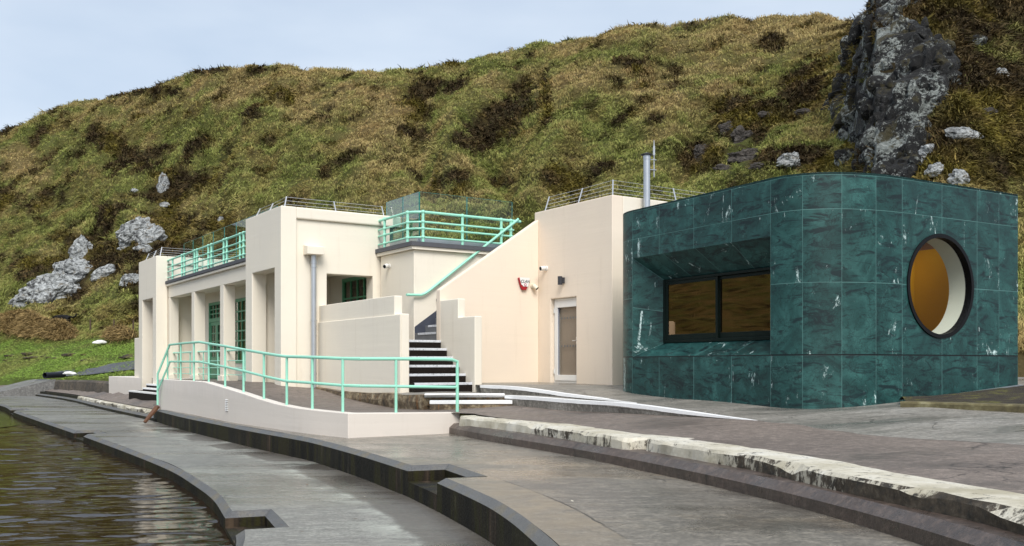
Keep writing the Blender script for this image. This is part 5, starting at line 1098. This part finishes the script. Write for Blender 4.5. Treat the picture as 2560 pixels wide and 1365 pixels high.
def flat(p0, d, s0, outer, holes):
    loops = [outer]+holes; V2 = []; FC = []; ED = []
    for L in loops: FC.append(list(range(len(V2), len(V2)+len(L)))); V2 += [Vector(q) for q in L]
    xs = [q[0] for q in outer]; zs = [q[1] for q in outer]; x0, x1, z0, z1 = min(xs), max(xs), min(zs), max(zs)
    for j in js:
        if x0+.01 < j-s0 < x1-.01: ED.append((len(V2), len(V2)+1)); V2 += [Vector((j-s0,z0)), Vector((j-s0,z1))]
    for z in zj:
        if z0+.005 < z < z1-.005: ED.append((len(V2), len(V2)+1)); V2 += [Vector((x0,z)), Vector((x1,z))]
    vs, _, fs, *_ = delaunay_2d_cdt(V2, ED, FC, 0, 1e-5)
    fs = [f for f in fs if not any(inpoly(sum((vs[i] for i in f), Vector((0,0)))/len(f), L) for L in holes)]
    addp([(p0.x+d.x*q.x, p0.y+d.y*q.x, q.y) for q in vs], [uvm(s0+q.x,q.y) for q in vs], [tuple(f) for f in fs])
LW_, RW_ = (Lb-La).length, (Rb-Ra).length
wx0, wx1, wz0, wz1 = .012, LW_-.004, zSeam+.006, 2.118
flat(La, ld, sL0, rect(0,LW_,-1.0,zK), [rect(wx0,wx1,wz0,wz1)])
# round window: centre from its outline
def on_right(u, v):
    # bearing meets the straight round-window side
    r = Vector(((u-CU)/F,1.)); M2 = Matrix(((r.x,-rd.x),(r.y,-rd.y))); s = M2.inverted()@Vector((Ra.x,Ra.y)); return s[1], (HZ-v)/F*s[0]
xl, _ = on_right(2266.5,715); xr, _ = on_right(2432.5,715); xc = (xl+xr)/2; _, zt_ = on_right(2349,587.5); _, zb2 = on_right(2349,842.5); zc = (zt_+zb2)/2; rw = ((zt_-zb2)+(xr-xl))/4
if DEBUG: print('round', xl, xr, zt_, zb2, rw)
NC = 56; circ = lambda r: [(xc+r*math.cos(2*math.pi*k/NC), zc+r*math.sin(2*math.pi*k/NC)) for k in range(NC)]
flat(Ra, rd, sR0, rect(0,RW_,-1.0,zK), [circ(rw)])
# end return and back
E1 = Rb+(-ld)*4.6; B1 = La-ld*.95+ln*.95+ln*3.9
strip([Rb, E1], sR1); strip([B1, cl_[0]], -3.9)
kio = thing('kiosk', 'flat roofed green marble kiosk with rounded corners, slanted window and round window', 'building', (5.2,16.5,-.6))
wal = mb.build('wall', M['marble'], kio, fix=False, smooth=2)
wal.data.set_sharp_from_angle(angle=math.radians(30))
# slanted window reveal
def LP(x, d, z): q = La+ld*x+ln*d; return Vector((q.x,q.y,z))
dI = .46
def on_inner(u, v, d):
    r = Vector(((u-CU)/F,1.)); o_ = La+ln*d; M2 = Matrix(((r.x,-ld.x),(r.y,-ld.y))); s = M2.inverted()@o_; return s[1], (HZ-v)/F*s[0]
ix0, iz1 = on_inner(1660.5,700,dI); _, iz0 = on_inner(1661,858,dI); ix1 = LW_-.004
if DEBUG: print('inner', ix0, iz0, iz1, LW_)
rv = MB(); rv.uv = []
def rface(q, st): 
    k = len(rv.v); rv.v += [tuple(p) for p in q]; rv.uv += st; rv.f.append(tuple(range(k, k+len(q))))
o4 = [(wx0,0,wz0),(wx1,0,wz0),(wx1,0,wz1),(wx0,0,wz1)]; i4 = [(ix0,dI,iz0),(ix1,dI,iz0),(ix1,dI,iz1),(ix0,dI,iz1)]
def cut(A, B, n, k):
    for i in range(n):
        f0, f1 = i/n, (i+1)/n; L4 = lambda a, b, f: tuple(a[j]+(b[j]-a[j])*f for j in range(3))
        a0, a1, b0_, b1_ = L4(A[0],A[1],f0), L4(A[0],A[1],f1), L4(B[0],B[1],f0), L4(B[0],B[1],f1)
        rface([LP(a0[0],a0[1],a0[2]),LP(a1[0],a1[1],a1[2]),LP(b1_[0],b1_[1],b1_[2]),LP(b0_[0],b0_[1],b0_[2])], [(k+i,5.02),(k+i+1,5.02),(k+i+1,5.98),(k+i,5.98)])
cut((o4[3],o4[2]),(i4[3],i4[2]),4,20); cut((o4[0],o4[1]),(i4[0],i4[1]),4,30)
cut((o4[0],o4[3]),(i4[0],i4[3]),2,40); cut((o4[1],o4[2]),(i4[1],i4[2]),2,50)
rv.build('window_reveal', M['marble'], kio, fix=False)
# sliding window
fwn = MB(); fI = lambda t0: (lambda x, y, t: LP(x, dI-.03+t0+t, y))
fwn.plate(rect(ix0,ix1,iz0,iz1), [rect(ix0+.06,ix1-.05,iz0+.06,iz1-.05)], fI(0), 0, .10); wf = fwn.build('window', M['frame_dark'], kio, bevel=.006)
xm, _ = on_inner(1793,700,dI)
for x0, x1, t in ((ix0+.062,xm+.03,.012),(xm-.03,ix1-.052,.055)):
    sm = MB(); z0, z1 = iz0+.062, iz1-.052; sm.plate(rect(x0,x1,z0,z1), [rect(x0+.075,x1-.06,z0+.10,z1-.06)], fI(t), 0, .036); so = sm.build('sash', M['frame_dark'], wf, bevel=.004)
    MB().plate(rect(x0+.07,x1-.055,z0+.095,z1-.055), [], fI(t+.014), 0, .006).build('pane', M['bronze_glass'], wf)
# round window ring, reveal and pane
def RP(x, d, z): q = Ra+rd*x+rn*d; return Vector((q.x,q.y,z))
rg = MB(); rg.plate(circ(rw+.012), [circ(rw-.055)], lambda x, y, t: RP(x,t,y), -.022, .10); rgo = rg.build('window', M['black'], kio, bevel=.008, seg=2)
rgo.name = 'round_window'
MB().plate(circ(rw-.053), [], lambda x, y, t: RP(x,t,y), .03, .036).build('pane', M['clear_glass'], rgo)
rvl = MB(); rvl.plate(circ(rw+.05), [circ(rw-.054)], lambda x, y, t: RP(x,t,y), .105, .36); rvl.build('window_reveal', M['reveal_white'], rgo, smooth=2)
# shell inside, roof and coping
room = MB(); 
ring = [(La+ld*-.3+ln*.52), (La+ln*.52), (Lb+ln*.52)]+[p+(ln*(1-i/40)+rn*(i/40)).normalized()*.52 for i, p in enumerate(cr_[1:-1])]+[Ra+rn*.52, Rb+rn*.52-rd*.25]
inner_back = [E1-rd*.3+ld*.3+Vector((-.2,-.1)), B1+ld*.35+Vector((.1,-.3)), La-ld*.3+ln*1.2]
iw = MB()
fl0 = lambda p0, n_: None
def LPi(x, y, t): return LP(x, .50+t, y)
iw.plate(rect(-.45,LW_+.0,-.45,2.8), [rect(ix0,ix1-.01,iz0,iz1)], LPi, 0, .06); iw.build('inner_wall', M['kitchen_wall'], kio)
iw2 = MB(); iw2.plate(rect(.0,RW_-.02,-.45,2.8), [circ(rw-.053)], lambda x, y, t: RP(x,.362+t,y), 0, .05); iw2.build('inner_wall', M['reveal_white'], kio)
iw3 = MB(); cc = [p+(ln*(1-i/40)+rn*(i/40)).normalized()*.53 for i, p in enumerate(cr_)]; iw3.ribbon([Vector((p.x,p.y,-.45)) for p in cc],[Vector((p.x,p.y,2.8)) for p in cc]); iw3.build('inner_wall', M['kitchen_wall'], kio)
# partition lined in amber board, seen through the round window
pa0 = Ra+rn*2.3-rd*.1; pa1 = Rb+rn*2.0
aw = MB(); dd = (pa1-pa0).normalized(); nn_ = Vector((-dd.y,dd.x)); nn_ = nn_ if nn_.y > 0 else -nn_
aw.hexa([Vector((q.x,q.y,z)) for z in (-.45,2.25) for q in (pa0,pa1,pa1+nn_*.08,pa0+nn_*.08)]); aw.build('amber_partition', M['amber_wall'], kio)
al0, al1 = Rb-rd*.10+rn*.45, Rb-rd*.10+rn*2.05
aw = MB(); aw.hexa([Vector((q.x,q.y,z)) for z in (-.45,2.25) for q in (al0,al1,al1-rd*.06,al0-rd*.06)]); aw.build('amber_lining', M['amber_wall'], kio)
aw = MB(); aw.hexa([Vector((q.x,q.y,z)) for z in (2.252,2.8) for q in (al0,al1,al1-rd*.05,al0-rd*.05)]); aw.build('upper_lining', M['kitchen_wall'], kio)
foot = cl_+[Lb]+cr_[1:]+[Rb, E1, B1]
fp = [(p.x,p.y) for p in foot]
cen = Vector((sum(p[0] for p in fp)/len(fp), sum(p[1] for p in fp)/len(fp)))
shr = [tuple(Vector(p)+(cen-Vector(p)).normalized()*.10) for p in fp]
rl0 = Ra+rd*.3+rn*.6; rlq = [rl0, rl0+rd*2.35, rl0+rd*2.35+rn*1.3, rl0+rn*1.3]  # unseen roof opening, added to brighten the amber room
rl1 = La+ld*2.4+ln*1.0; rlk = [rl1, rl1+ld*1.3, rl1+ld*1.3+ln*1.2, rl1+ln*1.2]  # second unseen opening, added to brighten the room behind the sliding window
MB().plate([(q.x,q.y) for q in rlk], [], lambda x, y, t: Vector((x,y,t)), 2.99, 3.0).build('added_rooflight', M['clear_glass'], kio)
MB().plate(shr, [[(q.x,q.y) for q in rlq], [(q.x,q.y) for q in rlk]], lambda x, y, t: Vector((x,y,t)), 2.80, 2.98).build('roof', M['felt'], kio); MB().plate([(q.x,q.y) for q in rlq], [], lambda x, y, t: Vector((x,y,t)), 2.99, 3.0).build('added_rooflight', M['clear_glass'], kio); MB().plate(shr, [], lambda x, y, t: Vector((x,y,t)), -.56, -.46).build('floor', M['box_grey'], kio)
shr2 = [tuple(Vector(p)+(cen-Vector(p)).normalized()*.38) for p in fp]
cp = MB(); cp.uv = []; cp.plate(fp, [shr2], lambda x, y, t: Vector((x,y,zK-.03+t)), 0, .031); cp.uv = [(i*.37, 7.5) for i in range(len(cp.v))]; cp.build('coping', M['marble'], kio)
MB().ribbon([Vector((p.x,p.y,-.46)) for p in (E1+Vector((-.1,-.1)),B1+ld*.1)],[Vector((p.x,p.y,2.82)) for p in (E1+Vector((-.1,-.1)),B1+ld*.1)]).build('rear_lining', M['kitchen_wall'], kio)
# fittings seen behind the sliding window
sh0 = LP(ix0+1.5,1.9,0); rt = lambda x, d, z: LP(x,d,z)
shf = thing('shelf', 'dark wall shelf inside the kiosk behind the sliding window', 'shelf', rt(LW_-.9,2.0,.6))
mb = MB(); mb.hexa([rt(x,d,z) for z in (1.02,1.06) for x, d in ((LW_-2.4,1.8),(LW_+.8,1.8),(LW_+.8,2.15),(LW_-2.4,2.15))]); mb.build('board', M['box_dark'], shf)
mb = MB(); mb.hexa([rt(x,d,z) for z in (.60,.64) for x, d in ((LW_-2.4,1.8),(LW_+.8,1.8),(LW_+.8,2.15),(LW_-2.4,2.15))]); mb.build('board', M['box_dark'], shf)
IT = [(-1.7,.30,'box_dark','dark carton first on the lower shelf inside the kiosk'),(-1.2,.22,'box_grey','pale carton second on the lower shelf inside the kiosk'),(-.85,.26,'box_grey','taller pale carton beside the bottle on the kiosk shelf'),(-.35,.18,'old_wood','small brown carton at the end of the kiosk shelf')]
for dx, h, m, lab in IT:
    x = LW_+dx; t = thing('carton', lab, 'box', rt(x,1.95,.64)); MB().hexa([rt(a,d,z) for z in (.641,.64+h) for a, d in ((x,1.86),(x+.24,1.86),(x+.24,2.1),(x,2.1))]).build('box_body', M[m], t, bevel=.008); MB().hexa([rt(a,d,z) for z in (.6405+h,.655+h) for a, d in ((x-.01,1.85),(x+.25,1.85),(x+.25,2.11),(x-.01,2.11))]).build('lid', M[m], t)
cm = thing('coffee_grinder', 'small grey appliance standing behind the round window', 'appliance', RP(xc+.35,.9,zc-.95))
q = RP(xc+.42,.92,zc-rw-.1); mb = MB(); mb.box(q, .2, .2, .30, .5); mb.tube([q+Vector((0,0,.3)),q+Vector((0,0,.42))],[.09,.06],12); mb.build('machine_body', M['box_grey'], cm, bevel=.01); MB().tube([q+Vector((0,-.1,.22)),q+Vector((.12,-.16,.22))],.02,8).build('handle', M['box_dark'], cm)
ct_ = thing('counter', 'low counter inside the kiosk carrying the grey appliance', 'counter', RP(xc,.9,-.45)); mb = MB(); c0_ = [RP(x,d,0) for x, d in ((.3,.62),(RW_-.3,.62),(RW_-.3,1.2),(.3,1.2))]; mb.hexa([Vector((p.x,p.y,z)) for z in (-.45,zc-rw-.16) for p in c0_]); mb.build('cabinet', M['box_dark'], ct_); mb = MB(); mb.hexa([Vector((p.x,p.y,z)) for z in (zc-rw-.158,zc-rw-.1) for p in c0_]); mb.build('worktop', M['box_grey'], ct_, bevel=.006)
# ================================================================ SMALL THINGS ON THE GROUND
p0, p1 = onz(362,1056,Z0+.02), pt(394,1016,27.9); pk_ = MB(); d = (p1-p0).normalized(); s_ = Vector((d.y,-d.x,0)).normalized()*.11; n_ = d.cross(s_).normalized()*.03
pk_.hexa([p0-s_*.55-n_,p0+s_*.4-n_,p0+s_*.4+n_,p0-s_*.55+n_, p1-s_-n_,p1+s_-n_,p1+s_+n_,p1-s_+n_]); tag(pk_.build('plank', M['old_wood'], bevel=.006), 'brown wooden plank leaning against the end of the dark terrace wall', 'plank')
ge0 = resample([hit(u, v)[0] for u, v in ((120,936),(154,931),(242,923),(275,914),(336,906),(420,898))], 40); ge1 = resample([hit(u, v)[0] for u, v in ((110,944),(154,944),(220,941),(275,935),(336,927),(420,920))], 40)
mb = MB()
for k in range(6): mb.ribbon([p.lerp(q,k/6)+Vector((0,0,.09)) for p, q in zip(ge0,ge1)],[p.lerp(q,(k+1)/6)+Vector((0,0,.09)) for p, q in zip(ge0,ge1)])
tag(mb.build('gravel_path', M['gravel'], smooth=True), kind='structure')
bp0 = pt(112,938.5,52.0); bp1 = pt(160,936.5,53.2); pp = MB(); n = 18; d = (bp1-bp0).normalized(); up = Vector((0,0,1)); sd = d.cross(up).normalized(); up = sd.cross(d)
secs = []
for q, r in ((bp0,.165),(bp1,.165),(bp1,.14),(bp0,.14)): secs.append([q+sd*math.cos(2*math.pi*k/n)*r+up*math.sin(2*math.pi*k/n)*r for k in range(n)])
pp.sweep(secs+[secs[0]], caps=False); tag(pp.build('pipe', M['black_pipe'], smooth=2), 'black plastic pipe lying at the edge of the gravel path', 'pipe')
def sack(p, sx, sy, sz, label, seed):
    bm = bmesh.new(); bmesh.ops.create_icosphere(bm, subdivisions=3, radius=1.); V = np.array([v.co[:] for v in bm.verts]); r = 1+(fbm(V*1.7+seed,3)-.5)*.7
    for v, q, k in zip(bm.verts, V, r): v.co = (q[0]*k*sx, q[1]*k*sy, max(-.25, q[2])*k*sz)
    me = bpy.data.meshes.new('sack'); bm.to_mesh(me); bm.free()
    for f in me.polygons: f.use_smooth = True
    o = link('sack', me, M['white_sack']); o.location = p; tag(o, label, 'sack')
sack(pt(174,934,51.5), .36, .2, .12, 'white sack lying beside the black pipe on the gravel path', 2.); sack(pt(249,857,62), .42, .25, .18, 'white sack lying in brown grass up on the lawn', 5.)
for k, (u, v) in enumerate(((225,832),(282,832),(334,835))):
    p, _ = hit(u, v); o = MB().tube([p-Vector((0,0,.2)), p+Vector((.02*k,0,.95))], [.06,.05], 7).build('fence_post', M['fence_wood']); tag(o, ['weathered wooden post standing farthest out on the lawn slope','weathered wooden post in the middle of the three on the lawn slope','weathered wooden post closest to the far tower'][k], 'fence post', 'wooden fence posts on the lawn slope')
for i in range(16):
    u = random.choice([55,70,85,120,140,170,185,215,330,20,210,45,95]); u += random.uniform(-12,12); v = random.uniform(884,902)
    p, _ = hit(u, v); bm = bmesh.new(); bmesh.ops.create_icosphere(bm, subdivisions=2, radius=1.); V = np.array([q.co[:] for q in bm.verts]); r = 1+(fbm(V*2+i,2)-.5)*.8; s = random.uniform(.18,.42)
    for q, x, k in zip(bm.verts, V, r): q.co = (x[0]*k*s*1.4, x[1]*k*s, max(x[2],-.2)*k*s*.35)
    me = bpy.data.meshes.new('molehill'); bm.to_mesh(me); bm.free(); o = link('molehill', me, M['soil']); o.location = p; tag(o, 'small dark molehill of bare earth on the green lawn', 'molehill', 'molehills scattered on the lawn')
# dog grazing about on the lawn, seen side on, tail up
dp_, _ = hit(153,822); sK = 1.32
dog = bpy.data.meshes.new('dog'); bm = bmesh.new(); 
J = {'hip':(.34,0,.56),'mid':(.05,0,.56),'chest':(-.25,0,.57),'neck':(-.42,0,.54),'head':(-.56,0,.40),'nose':(-.70,0,.29),'t1':(.46,0,.58),'t2':(.62,0,.54),'t3':(.76,0,.60),'t4':(.84,0,.74),
 'hl1':(.36,.09,.38),'hl2':(.44,.10,.20),'hl3':(.40,.10,.02),'hr1':(.30,-.09,.38),'hr2':(.37,-.10,.20),'hr3':(.33,-.10,.02),'fl1':(-.26,.09,.34),'fl2':(-.26,.09,.18),'fl3':(-.28,.09,.02),'fr1':(-.20,-.09,.34),'fr2':(-.19,-.09,.18),'fr3':(-.21,-.09,.02),'e1':(-.52,.07,.47),'e2':(-.52,-.07,.47)}
RD = {'hip':.14,'mid':.145,'chest':.18,'neck':.11,'head':.095,'nose':.045,'t1':.05,'t2':.055,'t3':.06,'t4':.03}
EDG = [('hip','mid'),('mid','chest'),('chest','neck'),('neck','head'),('head','nose'),('hip','t1'),('t1','t2'),('t2','t3'),('t3','t4'),('hip','hl1'),('hl1','hl2'),('hl2','hl3'),('hip','hr1'),('hr1','hr2'),('hr2','hr3'),('chest','fl1'),('fl1','fl2'),('fl2','fl3'),('chest','fr1'),('fr1','fr2'),('fr2','fr3'),('head','e1'),('head','e2')]
names = list(J); vs = {k: bm.verts.new(J[k]) for k in names}
for a, b in EDG: bm.edges.new((vs[a], vs[b]))
bm.to_mesh(dog); bm.free(); do = link('dog', dog, M['black_fur']); sk = do.modifiers.new('skin','SKIN'); sb_ = do.modifiers.new('sub','SUBSURF'); sb_.levels = 2; sb_.render_levels = 2
for i, k in enumerate(names):
    r = RD.get(k, .045 if k[-1] == '1' and k[0] in 'hf' else .035); r = .085 if k in ('hl1','hr1') else .06 if k in ('fl1','fr1') else r; dog.skin_vertices[0].data[i].radius = (r, r); dog.skin_vertices[0].data[i].use_root = (k == 'hip')
do.location = dp_+Vector((0,0,.05)); do.scale = (sK,)*3; tag(do, 'black dog with raised tail walking on the lawn beneath the lichen rocks', 'dog')
# loose twigs and leaves on the terraces
for i in range(46):
    u, v = random.choice([(random.uniform(700,1000), random.uniform(1180,1340)), (random.uniform(1250,2000), random.uniform(1130,1340))])
    z = Z0 if u < 1000 else Z1; p = onz(u, v, z+.012); s = random.uniform(.012,.03); a = random.random()*6
    leafv = [p+Vector((math.cos(a+t)*s*k, math.sin(a+t)*s*k, random.uniform(0,.008))) for t, k in ((0,1.4),(1.4,.6),(3.1,1.4),(4.6,.6))]
    if i % 4 == 0: o = MB().add(leafv, [(0,1,2,3)]).build('fallen_leaf', M['old_wood' if i % 8 else 'kerb_white'], fix=False); tag(o, 'tiny fallen leaf scrap lying on the wet concrete terrace', 'leaf', 'leaf scraps on the terraces')
# ================================================================ CAMERA, SKY, SUN
cam = bpy.data.cameras.new('camera'); co = bpy.data.objects.new('camera', cam); COL.objects.link(co); sc.camera = co
co.location = (0,0,0) if not DEBUG_SIDE else DEBUG_SIDE; co.rotation_euler = (math.radians(90),0,0); cam.sensor_width = 36; cam.lens = F/2560*36; cam.shift_y = (HZ-682.5)/2560; cam.clip_end = 3000; cam.clip_start = .05
wd_ = bpy.data.worlds.new('World'); sc.world = wd_; wd_.use_nodes = True; n = wd_.node_tree.nodes; l = wd_.node_tree.links; bg = n['Background']
SE, SA = math.radians(46), math.radians(170)                        # sun height and bearing (clockwise from +Y)
sk_ = n.new('ShaderNodeTexSky'); sk_.sky_type = 'NISHITA'; sk_.sun_disc = False; sk_.sun_elevation = SE; sk_.sun_rotation = SA; sk_.air_density = 1.; sk_.dust_density = 2.5; sk_.ozone_density = 1.2
tc = n.new('ShaderNodeTexCoord'); mp_ = n.new('ShaderNodeMapping'); mp_.inputs['Scale'].default_value = (1.2,1.2,3.5); l.new(tc.outputs['Generated'], mp_.inputs[0])
nz_ = n.new('ShaderNodeTexNoise'); nz_.inputs['Scale'].default_value = 1.6; nz_.inputs['Detail'].default_value = 5; l.new(mp_.outputs[0], nz_.inputs['Vector'])
rp_ = n.new('ShaderNodeValToRGB'); rp_.color_ramp.elements[0].position = .3; rp_.color_ramp.elements[0].color = (*CLOUD0,1); rp_.color_ramp.elements[1].position = .7; rp_.color_ramp.elements[1].color = (*CLOUD1,1); l.new(nz_.outputs['Fac'], rp_.inputs[0])
mx_ = n.new('ShaderNodeMix'); mx_.data_type = 'RGBA'; mx_.inputs[0].default_value = .82; l.new(sk_.outputs[0], mx_.inputs[6]); l.new(rp_.outputs[0], mx_.inputs[7]); l.new(mx_.outputs[2], bg.inputs[0]); bg.inputs[1].default_value = .1
sun = bpy.data.lights.new('sun', 'SUN'); so_ = bpy.data.objects.new('sun', sun); COL.objects.link(so_); sun.energy = SUNP; sun.angle = math.radians(32); sun.color = (1,.965,.905)
d = Vector((math.sin(SA)*math.cos(SE), math.cos(SA)*math.cos(SE), math.sin(SE))); so_.rotation_euler = d.to_track_quat('Z','Y').to_euler()
sc.view_settings.view_transform = 'Standard'; sc.view_settings.look = 'None'; sc.view_settings.gamma = 1; sc.view_settings.exposure = EXPO
sc.cycles.max_bounces = 8; sc.cycles.transparent_max_bounces = 12; sc.cycles.use_denoising = True; sc.cycles.caustics_reflective = False; sc.cycles.caustics_refractive = False
